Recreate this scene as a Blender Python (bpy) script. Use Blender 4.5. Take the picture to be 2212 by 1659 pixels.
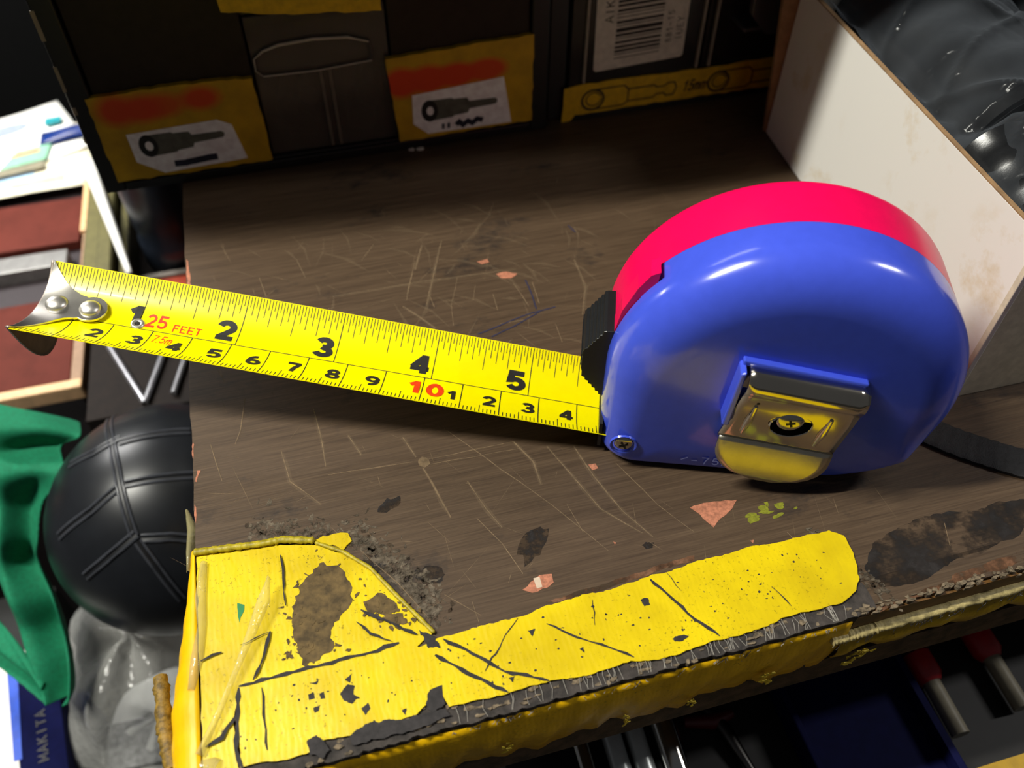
import bpy, bmesh, math, random
from mathutils import Vector, Matrix
from mathutils.geometry import tessellate_polygon

for o in list(bpy.data.objects):
    bpy.data.objects.remove(o)
SC = bpy.context.scene
COL = SC.collection
MM = 0.001          # all numbers below are millimetres; bench top z = 0, its front edge y = 0, its end x = 0

# ------------------------------------------------------------------ camera
cd = bpy.data.cameras.new('camera'); cam = bpy.data.objects.new('camera', cd); COL.objects.link(cam)
R = ((0.96468, -0.26339, 0.00418), (-0.19557, -0.72675, -0.65847), (0.17647, 0.6344, -0.75259))
cam.matrix_world = Matrix(((R[0][0], -R[1][0], -R[2][0], 43.441*MM), (R[0][1], -R[1][1], -R[2][1], -66.499*MM),
                           (R[0][2], -R[1][2], -R[2][2], 177.088*MM), (0, 0, 0, 1)))
cd.sensor_width = 36; cd.lens = 1859.094/2212*36; cd.clip_start = 0.01; cd.clip_end = 50
cd.dof.use_dof = True; cd.dof.focus_distance = 0.205; cd.dof.aperture_fstop = 14
SC.camera = cam
# ------------------------------------------------------------------ world, lamps, exposure
wd = bpy.data.worlds.new('world'); SC.world = wd; wd.use_nodes = True
wd.node_tree.nodes['Background'].inputs[0].default_value = (0.92, 0.94, 1.0, 1)
wd.node_tree.nodes['Background'].inputs[1].default_value = 0.058
def area(name, loc, target, sx, sy, power, col):
    l = bpy.data.lights.new(name, 'AREA'); l.shape = 'RECTANGLE'; l.size = sx; l.size_y = sy; l.energy = power; l.color = col
    o = bpy.data.objects.new(name, l); COL.objects.link(o); o.location = [c*MM for c in loc]
    z = (Vector(loc)-Vector(target)).normalized(); x = (Vector((1, 0, 0))-z*z.x).normalized(); y = z.cross(x)   # long side along the bench
    o.rotation_euler = Matrix((x, y, z)).transposed().to_euler()
    return o
tube = area('fluorescent_tube', (-330, 150, 690), (70, 90, 0), 0.30, 0.02, 8.4, (1.0, 0.98, 0.88))
lamp2 = area('paper_fill_lamp', (-175, 395, 150), (-150, 395, -110), 0.18, 0.03, 1.6, (1.0, 0.99, 0.96))  # unseen lamp added low over the papers to overexpose them
lamp3 = area('rear_ceiling_light', (-150, 790, 750), (-30, 118, 26), 0.5, 0.22, 1.9, (1.0, 0.99, 0.96))
lamp4 = area('drawer_fill_light', (900, -60, 700), (120, -10, -60), 0.20, 0.04, 2.6, (1.0, 0.98, 0.95))  # fill added for the drawer tools, placed clear of the case face
SC.view_settings.view_transform = 'Standard'; SC.view_settings.look = 'None'
SC.view_settings.gamma = 1; SC.view_settings.use_curve_mapping = False; SC.view_settings.exposure = 0.0

# ------------------------------------------------------------------ materials
def lin(c): return tuple((x/255/12.92 if x/255 <= .04045 else ((x/255+.055)/1.055)**2.4) for x in c)+(1,)
MATS = {}
def nd(nt, t, **k):
    n = nt.nodes.new(t)
    for a, b in k.items(): setattr(n, a, b)
    return n
def coords(nt, scale, kind='Object', rot=(0, 0, 0), loc=(0, 0, 0)):
    tc = nd(nt, 'ShaderNodeTexCoord'); mp = nd(nt, 'ShaderNodeMapping')
    mp.inputs['Scale'].default_value = scale if isinstance(scale, tuple) else (scale,)*3
    mp.inputs['Rotation'].default_value = rot; mp.inputs['Location'].default_value = loc
    nt.links.new(tc.outputs[kind], mp.inputs[0]); return mp.outputs[0]
def noise(nt, vec, scale, detail=4, rough=.6):
    n = nd(nt, 'ShaderNodeTexNoise'); n.inputs['Scale'].default_value = scale
    n.inputs['Detail'].default_value = detail; n.inputs['Roughness'].default_value = rough
    nt.links.new(vec, n.inputs['Vector']); return n.outputs['Fac']
def ramp(nt, fac, stops):
    r = nd(nt, 'ShaderNodeValToRGB'); e = r.color_ramp.elements
    while len(e) < len(stops): e.new(.5)
    for i, (p, c) in enumerate(stops): e[i].position = p; e[i].color = c
    nt.links.new(fac, r.inputs[0]); return r.outputs[0]
def mix(nt, fac, a, b, mode='MIX'):
    m = nd(nt, 'ShaderNodeMix', data_type='RGBA', blend_type=mode)
    for i, x in ((0, fac), (6, a), (7, b)):
        if isinstance(x, (int, float, tuple)): m.inputs[i].default_value = x
        else: nt.links.new(x, m.inputs[i])
    return m.outputs[2]
def bump(nt, h, b, strength, dist):
    n = nd(nt, 'ShaderNodeBump'); n.inputs['Strength'].default_value = strength; n.inputs['Distance'].default_value = dist*MM
    nt.links.new(h, n.inputs['Height']); nt.links.new(n.outputs[0], b.inputs['Normal'])
def base(name):
    m = bpy.data.materials.new(name); m.use_nodes = True; MATS[name] = m
    nt = m.node_tree; return m, nt, nt.nodes['Principled BSDF']
def M(name, rgb, rough=.5, metal=0, var=.12, vs=300, bumps=0, bs=1500, spec=.5, coat=0, tr=0, trn=0):
    """plain surface with a little procedural colour variation and grain"""
    if name in MATS: return MATS[name]
    m, nt, b = base(name); c = lin(rgb)
    v = coords(nt, 1.0)
    d = tuple(x*(1-var) for x in c[:3])+(1,); u = tuple(min(1, x*(1+var)) for x in c[:3])+(1,)
    nt.links.new(ramp(nt, noise(nt, v, vs), [(.35, d), (.65, u)]), b.inputs['Base Color'])
    b.inputs['Roughness'].default_value = rough; b.inputs['Metallic'].default_value = metal
    b.inputs['Specular IOR Level'].default_value = spec; b.inputs['Coat Weight'].default_value = coat
    b.inputs['Coat Roughness'].default_value = .08
    if bumps: bump(nt, noise(nt, v, bs, 3), b, bumps, .2)
    if tr:
        fac = ramp(nt, noise(nt, coords(nt, 1.0, loc=(.11, .07, 0)), trn, 6, .68), [(.36, (max(0, tr-.5),)*3+(1,)), (.60, (1, 1, 1, 1))]) if trn else None
        out = nt.nodes['Material Output']; ms = nd(nt, 'ShaderNodeMixShader'); tb = nd(nt, 'ShaderNodeBsdfTransparent')
        ms.inputs[0].default_value = tr; nt.links.new(b.outputs[0], ms.inputs[1]); nt.links.new(tb.outputs[0], ms.inputs[2])
        if fac is not None: nt.links.new(fac, ms.inputs[0])
        nt.links.new(ms.outputs[0], out.inputs[0])
    return m
def film(name, rgb, gl, bumps, bs, rough=.12, haze=.06):
    """clear plastic film: mostly transparent, glossy wrinkles"""
    if name in MATS: return MATS[name]
    m, nt, b = base(name); v = coords(nt, 1.0)
    b.inputs['Base Color'].default_value = lin(rgb); b.inputs['Roughness'].default_value = rough
    b.inputs['Specular IOR Level'].default_value = 1.0
    h = noise(nt, v, bs, 3, .55); bump(nt, h, b, 1.0, bumps)
    out = nt.nodes['Material Output']; ms = nd(nt, 'ShaderNodeMixShader'); tb = nd(nt, 'ShaderNodeBsdfTransparent')
    lw = nd(nt, 'ShaderNodeLayerWeight'); lw.inputs[0].default_value = .35
    mr = nd(nt, 'ShaderNodeMapRange'); mr.inputs[3].default_value = haze; mr.inputs[4].default_value = gl
    nt.links.new(lw.outputs[1], mr.inputs[0]); nt.links.new(mr.outputs[0], ms.inputs[0])
    nt.links.new(tb.outputs[0], ms.inputs[1]); nt.links.new(b.outputs[0], ms.inputs[2]); nt.links.new(ms.outputs[0], out.inputs[0])
    return m

def m_wood():
    m, nt, b = base('worn_bench_wood')
    g = noise(nt, coords(nt, (28, 620, 200)), 1, 6, .62)                 # grain runs along the bench
    f = noise(nt, coords(nt, (90, 2600, 200)), 1, 3, .6)
    c1 = ramp(nt, g, [(.28, lin((78, 60, 44))), (.55, lin((112, 90, 68))), (.8, lin((136, 112, 86)))])
    c2 = mix(nt, .28, c1, ramp(nt, f, [(.35, lin((62, 48, 36))), (.65, lin((146, 122, 96)))]))
    # pale dusty wear in patches
    w = noise(nt, coords(nt, (9, 14, 10)), 1.3, 5, .55)
    c3 = mix(nt, ramp(nt, w, [(.42, (0, 0, 0, 1)), (.66, (.55, .55, .55, 1))]), c2, lin((140, 121, 96)))
    # back half paler: dust and rear-light sheen put into the colour; front half grimier
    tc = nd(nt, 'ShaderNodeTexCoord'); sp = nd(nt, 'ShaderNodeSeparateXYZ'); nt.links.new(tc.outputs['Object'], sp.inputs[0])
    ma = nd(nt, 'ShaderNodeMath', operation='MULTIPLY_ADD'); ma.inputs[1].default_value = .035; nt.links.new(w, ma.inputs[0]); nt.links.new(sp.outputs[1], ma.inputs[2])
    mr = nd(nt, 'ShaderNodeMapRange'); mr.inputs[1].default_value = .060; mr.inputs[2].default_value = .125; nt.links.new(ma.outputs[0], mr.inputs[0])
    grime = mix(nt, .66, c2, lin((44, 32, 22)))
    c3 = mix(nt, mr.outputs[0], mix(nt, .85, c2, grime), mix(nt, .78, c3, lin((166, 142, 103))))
    # dark oil stains
    s = noise(nt, coords(nt, (26, 40, 26), loc=(3.1, 1.7, 0)), 1.0, 6, .7)
    c4 = mix(nt, ramp(nt, s, [(.58, (0, 0, 0, 1)), (.68, (.8, .8, .8, 1))]), c3, lin((34, 30, 30)))
    s2 = noise(nt, coords(nt, 1.0, loc=(.3, .2, 0)), 900, 5, .75)
    c5 = mix(nt, ramp(nt, s2, [(.70, (0, 0, 0, 1)), (.74, (.5, .5, .5, 1))]), c4, lin((165, 140, 120)))
    nt.links.new(c5, b.inputs['Base Color'])
    b.inputs['Roughness'].default_value = .5; b.inputs['Specular IOR Level'].default_value = .35
    bump(nt, f, b, .25, .15)
    return m
def m_tape(name='yellow_cloth_tape', rgb=(234, 206, 6), dirt=.9):
    m, nt, b = base(name)
    v = coords(nt, 1.0); w = nd(nt, 'ShaderNodeTexWave'); w.inputs['Scale'].default_value = 260; w.inputs['Distortion'].default_value = 5
    nt.links.new(v, w.inputs[0])
    big = noise(nt, v, 55, 4, .6)
    a = ramp(nt, big, [(.3, lin((rgb[0]*.88, rgb[1]*.86, rgb[2]))), (.62, lin(rgb))])
    sp = noise(nt, v, 1300, 3, .7); sm = noise(nt, v, 60, 2)
    mk = nd(nt, 'ShaderNodeMath', operation='MULTIPLY'); nt.links.new(ramp(nt, sp, [(.60, (0, 0, 0, 1)), (.68, (1, 1, 1, 1))]), mk.inputs[0])
    nt.links.new(ramp(nt, sm, [(.36, (0, 0, 0, 1)), (.62, (dirt, dirt, dirt, 1))]), mk.inputs[1])
    nt.links.new(mix(nt, mk.outputs[0], a, lin((95, 75, 20))), b.inputs['Base Color'])
    b.inputs['Roughness'].default_value = .38; b.inputs['Specular IOR Level'].default_value = .4
    ad = nd(nt, 'ShaderNodeMath', operation='MULTIPLY_ADD'); ad.inputs[1].default_value = .035
    nt.links.new(w.outputs['Fac'], ad.inputs[0]); nt.links.new(noise(nt, coords(nt, (160, 60, 160)), 1, 3), ad.inputs[2])
    bump(nt, ad.outputs[0], b, .5, .6)
    return m
def m_smudge(name, blobs, rgb=(203, 160, 8)):
    """yellow label tape with soft orange marker blots; blobs = (x, z, rx, rz, strength, sharp) mm in the cabinet's frame"""
    m, nt, b = base(name); v = coords(nt, 1.0)
    col = ramp(nt, noise(nt, v, 120), [(.35, lin(tuple(x*.88 for x in rgb))), (.65, lin(rgb))])
    for (x, z, rx, rz, st, sh) in blobs:
        tc = nd(nt, 'ShaderNodeTexCoord'); mp = nd(nt, 'ShaderNodeMapping', vector_type='TEXTURE')
        mp.inputs['Location'].default_value = (x*MM, 0, z*MM); mp.inputs['Scale'].default_value = (rx*MM, 1e3, rz*MM)
        nt.links.new(tc.outputs['Object'], mp.inputs[0])
        g = nd(nt, 'ShaderNodeTexGradient', gradient_type='SPHERICAL'); nt.links.new(mp.outputs[0], g.inputs[0])
        col = mix(nt, ramp(nt, g.outputs['Fac'], [(0, (0, 0, 0, 1)), (sh, (st, st, st, 1))]), col, lin((214, 62, 6)))
    nt.links.new(col, b.inputs['Base Color']); b.inputs['Roughness'].default_value = .6
    return m
def m_card():
    m, nt, b = base('white_carton'); v = coords(nt, 1.0)
    n1 = noise(nt, v, 75, 5, .65); n2 = noise(nt, v, 22, 2)
    mk = nd(nt, 'ShaderNodeMath', operation='MULTIPLY'); nt.links.new(ramp(nt, n1, [(.54, (0, 0, 0, 1)), (.68, (1, 1, 1, 1))]), mk.inputs[0])
    nt.links.new(ramp(nt, n2, [(.42, (0, 0, 0, 1)), (.58, (.5, .5, .5, 1))]), mk.inputs[1])
    nt.links.new(mix(nt, mk.outputs[0], lin((236, 233, 226)), lin((208, 182, 128))), b.inputs['Base Color'])
    b.inputs['Roughness'].default_value = .75; bump(nt, noise(nt, v, 900, 2), b, .15, .1)
    return m

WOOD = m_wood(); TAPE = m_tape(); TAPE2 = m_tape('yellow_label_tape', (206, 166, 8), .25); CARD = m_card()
BLACK = M('black_plastic', (24, 24, 25), .38); DARKP = M('smoked_plastic', (46, 38, 30), .22, spec=.6, tr=.18)
CLEARP = M('clear_drawer_plastic', (92, 84, 74), .15, spec=.8, tr=.45)
CHROME = M('chrome', (205, 203, 198), .10, 1, var=.04); STEEL = M('polished_steel', (200, 196, 188), .16, 1, var=.05)
INK = M('black_ink', (28, 26, 22), .6); REDINK = M('red_ink', (235, 62, 12), .5)
BLUE = M('blue_plastic', (70, 92, 226), .20, spec=.55, var=.03, coat=.35); PINK = M('pink_plastic', (250, 8, 88), .28, spec=.45, var=.03)
BLADE = M('yellow_blade_lacquer', (255, 240, 0), .28, spec=.3, var=.02, coat=.05)

# ------------------------------------------------------------------ object helpers
OFF = {}
def thing(name, label, cat, loc=(0, 0, 0), group=None):
    o = bpy.data.objects.new(name, None); COL.objects.link(o); o.empty_display_size = .01
    o.location = [c*MM for c in loc]; OFF[o] = Vector(loc)
    o['label'] = label; o['category'] = cat
    if group: o['group'] = group
    return o
class MB:
    def __init__(s): s.v = []; s.f = []; s.m = []; s.mi = 0
    def add(s, vs, fs):
        b = len(s.v); s.v += [tuple(p) for p in vs]; s.f += [tuple(i+b for i in f) for f in fs]; s.m += [s.mi]*len(fs)
    def box(s, a, b):
        x0, y0, z0 = a; x1, y1, z1 = b
        s.add([(x0, y0, z0), (x1, y0, z0), (x1, y1, z0), (x0, y1, z0), (x0, y0, z1), (x1, y0, z1), (x1, y1, z1), (x0, y1, z1)],
              [(0, 3, 2, 1), (4, 5, 6, 7), (0, 1, 5, 4), (1, 2, 6, 5), (2, 3, 7, 6), (3, 0, 4, 7)])
    def prism(s, poly, fn, h0, h1):
        """poly in 2-D, fn(u, v, h) -> world; closed solid between h0 and h1"""
        n = len(poly); tr = tessellate_polygon([[Vector((p[0], p[1], 0)) for p in poly]])
        vs = [fn(p[0], p[1], h0) for p in poly]+[fn(p[0], p[1], h1) for p in poly]
        s.add(vs, [tuple(t) for t in tr]+[tuple(i+n for i in reversed(t)) for t in tr]+[(i, (i+1) % n, n+(i+1) % n, n+i) for i in range(n)])
    def strip(s, pts, w, fn, h=0, closed=False):
        """flat mitred stroke along 2-D points; w = width or list"""
        pts = [Vector(p) for p in pts]; n = len(pts); L = []; Rr = []
        for i, p in enumerate(pts):
            a = pts[i-1] if (i or closed) else None; c = pts[(i+1) % n] if (i < n-1 or closed) else None
            d = ((p-a).normalized() if a is not None else Vector((0, 0)))+((c-p).normalized() if c is not None else Vector((0, 0)))
            if d.length < 1e-6: d = (c-p) if c is not None else (p-a)
            d.normalize(); nn = Vector((-d.y, d.x)); k = 1.0
            if a is not None and c is not None:
                k = 1/max(.5, abs(nn.dot(Vector((-(c-p).normalized().y, (c-p).normalized().x)))))
            ww = (w[i] if isinstance(w, (list, tuple)) else w)*.5*k
            L.append(p+nn*ww); Rr.append(p-nn*ww)
        m = n if closed else n-1
        s.add([fn(q.x, q.y, h) for q in L]+[fn(q.x, q.y, h) for q in Rr], [(i, n+i, n+(i+1) % n, (i+1) % n) for i in range(m)])
    def loft(s, rings, close=True, cap0=False, cap1=False):
        n = len(rings[0]); vs = [p for r in rings for p in r]; fs = []
        for j in range(len(rings)-1):
            for i in range(n if close else n-1):
                k = (i+1) % n; fs.append((j*n+i, j*n+k, (j+1)*n+k, (j+1)*n+i))
        if cap0: fs.append(tuple(reversed(range(n))))
        if cap1: fs.append(tuple((len(rings)-1)*n+i for i in range(n)))
        s.add(vs, fs)
    def tube(s, path, r, n=10, cap=True, flat=1.0):
        path = [Vector(p) for p in path]; rings = []
        up = Vector((0, 0, 1))
        for i, p in enumerate(path):
            t = (path[min(i+1, len(path)-1)]-path[max(i-1, 0)]).normalized()
            if abs(t.dot(up)) > .95: up = Vector((0, 1, 0))
            a = t.cross(up).normalized(); b = a.cross(t).normalized(); rr = r[i] if isinstance(r, (list, tuple)) else r
            rings.append([p+a*rr*math.cos(q*2*math.pi/n)+b*rr*flat*math.sin(q*2*math.pi/n) for q in range(n)])
        s.loft(rings, True, cap, cap)
    def dome(s, c, u, v, nrm, r, h, n=14, k=4):
        c, u, v, nrm = map(Vector, (c, u, v, nrm)); rings = []
        for j in range(k+1):
            a = j/k*math.pi/2*.98; rings.append([c+(u*math.cos(t)+v*math.sin(t))*r*math.cos(a)+nrm*h*math.sin(a) for t in [i*2*math.pi/n for i in range(n)]])
        s.loft(rings, True, False, True)
    def grid(s, nu, nv, fn):
        s.add([fn(i/nu, j/nv) for j in range(nv+1) for i in range(nu+1)],
              [(j*(nu+1)+i, j*(nu+1)+i+1, (j+1)*(nu+1)+i+1, (j+1)*(nu+1)+i) for j in range(nv) for i in range(nu)])
    def build(s, name, mats, parent=None, smooth=0, kind=None, label=None, solid=0, bevel=0):
        off = OFF.get(parent, Vector((0, 0, 0))); me = bpy.data.meshes.new(name)
        me.from_pydata([((p[0]-off.x)*MM, (p[1]-off.y)*MM, (p[2]-off.z)*MM) for p in s.v], [], s.f)
        for m in (mats if isinstance(mats, (list, tuple)) else [mats]): me.materials.append(m)
        for p, i in zip(me.polygons, s.m): p.material_index = i
        bm = bmesh.new(); bm.from_mesh(me)
        if not solid: bmesh.ops.remove_doubles(bm, verts=bm.verts, dist=1e-7)
        bmesh.ops.recalc_face_normals(bm, faces=bm.faces); bm.to_mesh(me); bm.free()
        if smooth:
            me.shade_smooth()
            try: me.set_sharp_from_angle(angle=math.radians(smooth))
            except Exception: pass
        o = bpy.data.objects.new(name, me); COL.objects.link(o)
        if parent is not None: o.parent = parent
        OFF[o] = off
        if kind: o['kind'] = kind
        if label: o['label'] = label
        if solid: md = o.modifiers.new('thick', 'SOLIDIFY'); md.thickness = solid*MM; md.offset = 0
        if bevel: md = o.modifiers.new('edge', 'BEVEL'); md.width = bevel*MM; md.segments = 2; md.limit_method = 'ANGLE'
        return o
def solo(o, label, cat, group=None):
    o['label'] = label; o['category'] = cat
    if group: o['group'] = group
    return o
def top(u, v, h): return (u, v, h)                       # on the bench top (x, y, height)
def face(y0): return lambda u, v, h: (u, y0-h, v)        # on a vertical plane facing the viewer (x, z, proud)
def jag(poly, step, amp, seed, closed=True):
    rnd = random.Random(seed); out = []; n = len(poly)
    for i in range(n if closed else n-1):
        a = Vector(poly[i]); b = Vector(poly[(i+1) % n]); k = max(1, int((b-a).length/step)); d = (b-a).normalized(); nn = Vector((-d.y, d.x))
        for j in range(k):
            out.append(tuple(a+(b-a)*(j/k)+(nn*rnd.uniform(-amp, amp)+d*rnd.uniform(-.2, .2)*step if j else Vector((0, 0)))))
    if not closed: out.append(tuple(poly[-1]))
    return out
def blob(cx, cy, rx, ry, seed, n=14, rot=0, rough=.3):
    rnd = random.Random(seed); c, s_ = math.cos(rot), math.sin(rot); o = []
    for i in range(n):
        a = i*2*math.pi/n; k = 1+rnd.uniform(-rough, rough); x = rx*k*math.cos(a); y = ry*k*math.sin(a); o.append((cx+x*c-y*s_, cy+x*s_+y*c))
    return o
def arc(cx, cy, rx, ry, a0, a1, n=10): return [(cx+rx*math.cos(math.radians(a0+(a1-a0)*i/n)), cy+ry*math.sin(math.radians(a0+(a1-a0)*i/n))) for i in range(n+1)]
# heavy figures as centre-line strokes in a 0.72 x 1 box
FIG = {
 '0': [arc(.36, .5, .26, .40, 0, 360, 24)],
 '1': [[(.44, 0), (.44, 1)], [(.44, .90), (.14, .68)]],
 '2': [arc(.36, .68, .24, .23, 170, -30, 10)+[(.40, .38), (.14, .10)], [(.06, .09), (.68, .09)]],
 '3': [arc(.36, .72, .22, .19, 160, -80, 10)+[(.30, .53)], [(.30, .53)]+arc(.36, .28, .25, .20, 85, -165, 12)],
 '4': [[(.50, 0), (.50, 1)], [(.50, .93), (.10, .32)], [(.02, .28), (.70, .28)]],
 '5': [[(.64, .91), (.18, .91), (.14, .52)]+arc(.36, .34, .25, .25, 130, -160, 12)],
 '6': [arc(.36, .31, .25, .22, 0, 360, 20), arc(.44, .42, .33, .49, 178, 80, 8)],
 '7': [[(.04, .91), (.68, .91)], [(.62, .9), (.40, .45), (.32, 0)]],
 '8': [arc(.36, .72, .21, .19, 0, 360, 18), arc(.36, .28, .25, .20, 0, 360, 18)],
 '9': [arc(.36, .69, .25, .22, 0, 360, 20), arc(.28, .58, .33, .49, -2, -100, 8)],
 'F': [[(.12, 0), (.12, 1)], [(.1, .93), (.66, .93)], [(.1, .52), (.58, .52)]],
 'E': [[(.12, 0), (.12, 1)], [(.1, .93), (.66, .93)], [(.1, .52), (.58, .52)], [(.1, .07), (.66, .07)]],
 'T': [[(.36, 0), (.36, 1)], [(.04, .93), (.68, .93)]],
 'm': [[(.06, 0), (.06, .62)], arc(.22, .44, .16, .18, 180, 0, 6)+[(.38, 0)], arc(.54, .44, .16, .18, 180, 0, 6)+[(.70, 0)]],
 '.': [[(.10, 0), (.10, .13)]], '-': [[(.08, .45), (.60, .45)]], '<': [[(.64, .82), (.08, .45)]],
 'A': [[(.04, 0), (.36, 1), (.68, 0)], [(.16, .34), (.56, .34)]], 'I': [[(.36, 0), (.36, 1)]],
 'K': [[(.12, 0), (.12, 1)], [(.64, 1), (.14, .46)], [(.30, .60), (.66, 0)]], 'C': [arc(.40, .5, .30, .43, 50, 310, 14)],
 'B': [[(.12, 0), (.12, 1)], [(.12, .94), (.40, .94)]+arc(.40, .73, .2, .21, 90, -90, 6)+[(.12, .52)], [(.40, .52)]+arc(.42, .29, .22, .23, 90, -90, 6)+[(.12, .06)]],
 'U': [[(.10, 1), (.10, .32)]+arc(.36, .32, .26, .26, 180, 360, 8)+[(.62, 1)]], 'Y': [[(.04, 1), (.36, .5), (.68, 1)], [(.36, .5), (.36, 0)]],
 'M': [[(.06, 0), (.06, 1), (.36, .3), (.66, 1), (.66, 0)]],
}
def write(mb, text, x, y, h, wd, fn, stroke=.19, gap=.1, lift=0, shear=0):
    """text from (x, y); each figure h tall and wd wide"""
    k = wd/.72
    for ch in text:
        if ch != ' ':
            for st in FIG[ch]:
                cl = len(st) > 16 and (Vector(st[0])-Vector(st[-1])).length < 1e-4
                mb.strip(st[:-1] if cl else st, stroke, lambda u, v, hh, x=x: fn(x+u*k+v*h*shear, y+v*h, hh), lift, cl)
        x += wd*(1+gap)*(.35 if ch == '.' else (.5 if ch == ' ' else 1.12 if ch == 'm' else 1))

# ================================================================== setting
s = MB(); s.box((-1500, -1200, -775), (1500, 900, -760)); s.build('floor', M('dark_concrete', (70, 68, 64), .8, bumps=.2), kind='structure')
s = MB(); s.box((-1500, 900, -760), (1500, 930, 1200)); s.build('wall_back', M('grimy_wall', (62, 60, 56), .85), kind='structure')
# unseen board added over the cabinets; front edge shaped to shadow bench back and carton
s = MB(); s.prism([(-118, 167.5), (-75, 162.7), (35.9, 151), (84.7, 149.7), (122, 146.5), (163, 143), (330, 128), (560, 108), (560, 400), (-118, 400)], top, 154.2, 158)
s.build('shadow_board', M('shadow_board_brown', (60, 48, 40), .7), kind='structure')

# ================================================================== workbench
bench = thing('workbench', 'dark brown scratched wooden workbench with torn yellow tape on its corner', 'workbench', (350, 160, -760))
bz = lambda u, v, h: (u, v, h)
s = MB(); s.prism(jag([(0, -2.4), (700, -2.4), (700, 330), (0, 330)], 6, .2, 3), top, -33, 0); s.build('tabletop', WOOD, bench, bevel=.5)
s = MB(); s.box((60, 60, -760), (690, 325, -33)); s.build('cupboard_body', M('dark_brown_board', (46, 36, 30), .6), bench)
DR = MB(); DR.box((64, -33, -112), (690, -29, -73)); DR.box((64, -29, -112), (690, 59, -84))
dr = DR.build('drawer', M('black_drawer_board', (26, 24, 23), .6), bench, label='open black tool drawer under the tabletop')
s = MB(); s.prism(jag([(64, -36), (690, -36), (690, -26.5), (64, -26.5)], 7, .5, 8), top, -73, -72.5); s.box((64, -33.6, -105), (690, -33.1, -73)); s.build('yellow_tape', M('dull_yellow_tape', (176, 138, 20), .5), dr)
# raw worn edges
s = MB(); rr = random.Random(77)
s.prism(jag([(8, -3.3), (141, -3.3), (146, -2.4), (146, 4.2), (139, 3.6), (120, 2.6), (60, 2.4), (8, 1.6)], 1.2, .35, 20), top, -2.2, .10)
s.build('worn_front_edge', M('slate_worn_edge', (58, 52, 48), .85, var=.5, vs=330, bumps=.8), bench, label='dark worn strip between the top tape and the front tape')
s = MB()
for i in range(420):
    x = rr.uniform(141, 330) if i % 3 else rr.uniform(20, 146); y = -2.3+rr.gauss(0, .45) if x > 141 else rr.uniform(-3.2, 2.2)
    s.prism(blob(x, y, rr.uniform(.3, 1.1), rr.uniform(.2, .55), i, 7, 0, .45), top, -.9, rr.uniform(.12, .5))
s.build('edge_crust', M('tan_grey_crust', (112, 98, 78), .9, var=.55, vs=900), bench, kind='stuff', label='crusty splinters along the front edge of the bench')
s = MB(); s.box((141, -3.2, -6.0), (420, -2.4, -1.0)); s.build('edge_ply', M('tan_edge_ply', (112, 76, 30), .6, var=.3, vs=200), bench, label='bare tan plywood edge')
s = MB(); s.box((8, -3.4, -33), (700, -2.2, -21)); s.build('lower_edge', M('dark_worn_edge', (70, 54, 40), .85, var=.55, vs=240, bumps=.6), bench)
# worn paint and chips
s = MB()
for i, poly in enumerate([[(116.2, 33), (120, 33.4), (128.2, 32.1), (125, 29.5), (122.1, 28.2), (119.5, 26.3), (118.6, 28.1), (117.8, 30.5)],
                          [(70.9, 22.5), (75.7, 25), (78.5, 24.6), (78.3, 22.4), (76.5, 21.5), (72.9, 21.2)],
                          [(92.1, 127.4), (95.6, 127.6), (98.5, 125.9), (96, 124.4), (93, 125.2)], [(87.7, 134.6), (91.1, 134.9), (91.3, 133.2), (88.8, 133)],
                          [(96.4, 51.6), (98.3, 51.5), (98.5, 49.9), (96.9, 49.7)], [(95, 28.9), (95.6, 28.5), (95.1, 28)], [(126.3, 20.7), (127.2, 20.7), (126.7, 19.9)]]):
    s.prism(jag(poly, 1.2, .25, i), top, 0, .07)
for i, poly in enumerate([[(0.8, 72.1), (2, 75.4), (3.6, 75.2), (2.6, 74), (1.7, 71.9)], [(0.7, 159.1), (1.7, 157.7), (2.6, 149.7), (1.8, 141.3), (0.7, 139.5)], [(0, 85.8), (1.1, 84), (0.5, 78.1), (-0, 79.7)], [(-0.1, 65.3), (1, 64.3), (0.6, 59.7), (0.1, 61.2)]]):
    s.prism(jag([(max(.15, p[0]*.55), p[1]) for p in poly], 1.0, .2, 30+i), top, 0, .06)
s.build('worn_chips', M('coral_undercoat', (178, 114, 86), .8, var=.3, vs=900), bench, kind='stuff', label='small coral chips where the brown veneer has worn through')
s = MB(); s.prism([(74.2, 21.9), (74.1, 24.6), (75.6, 24.6), (75.5, 22)], top, .06, .1)
s.build('pale_scuff', M('pale_scuff', (206, 184, 160), .8), bench)
s = MB()
for i in range(16):
    r = random.Random(i); c0 = [(133.5, 26.8)][0]
    s.prism(blob(c0[0]+r.gauss(0, 3.2), c0[1]+r.gauss(0, .9)+.0, r.uniform(.4, 1.7), r.uniform(.3, .9), i, 8), top, 0, .05+.002*i)
s.build('paint_smear', M('lime_paint', (122, 124, 22), .6, var=.3, vs=900), bench, kind='stuff', label='lime green paint smear on the bench')
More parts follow.
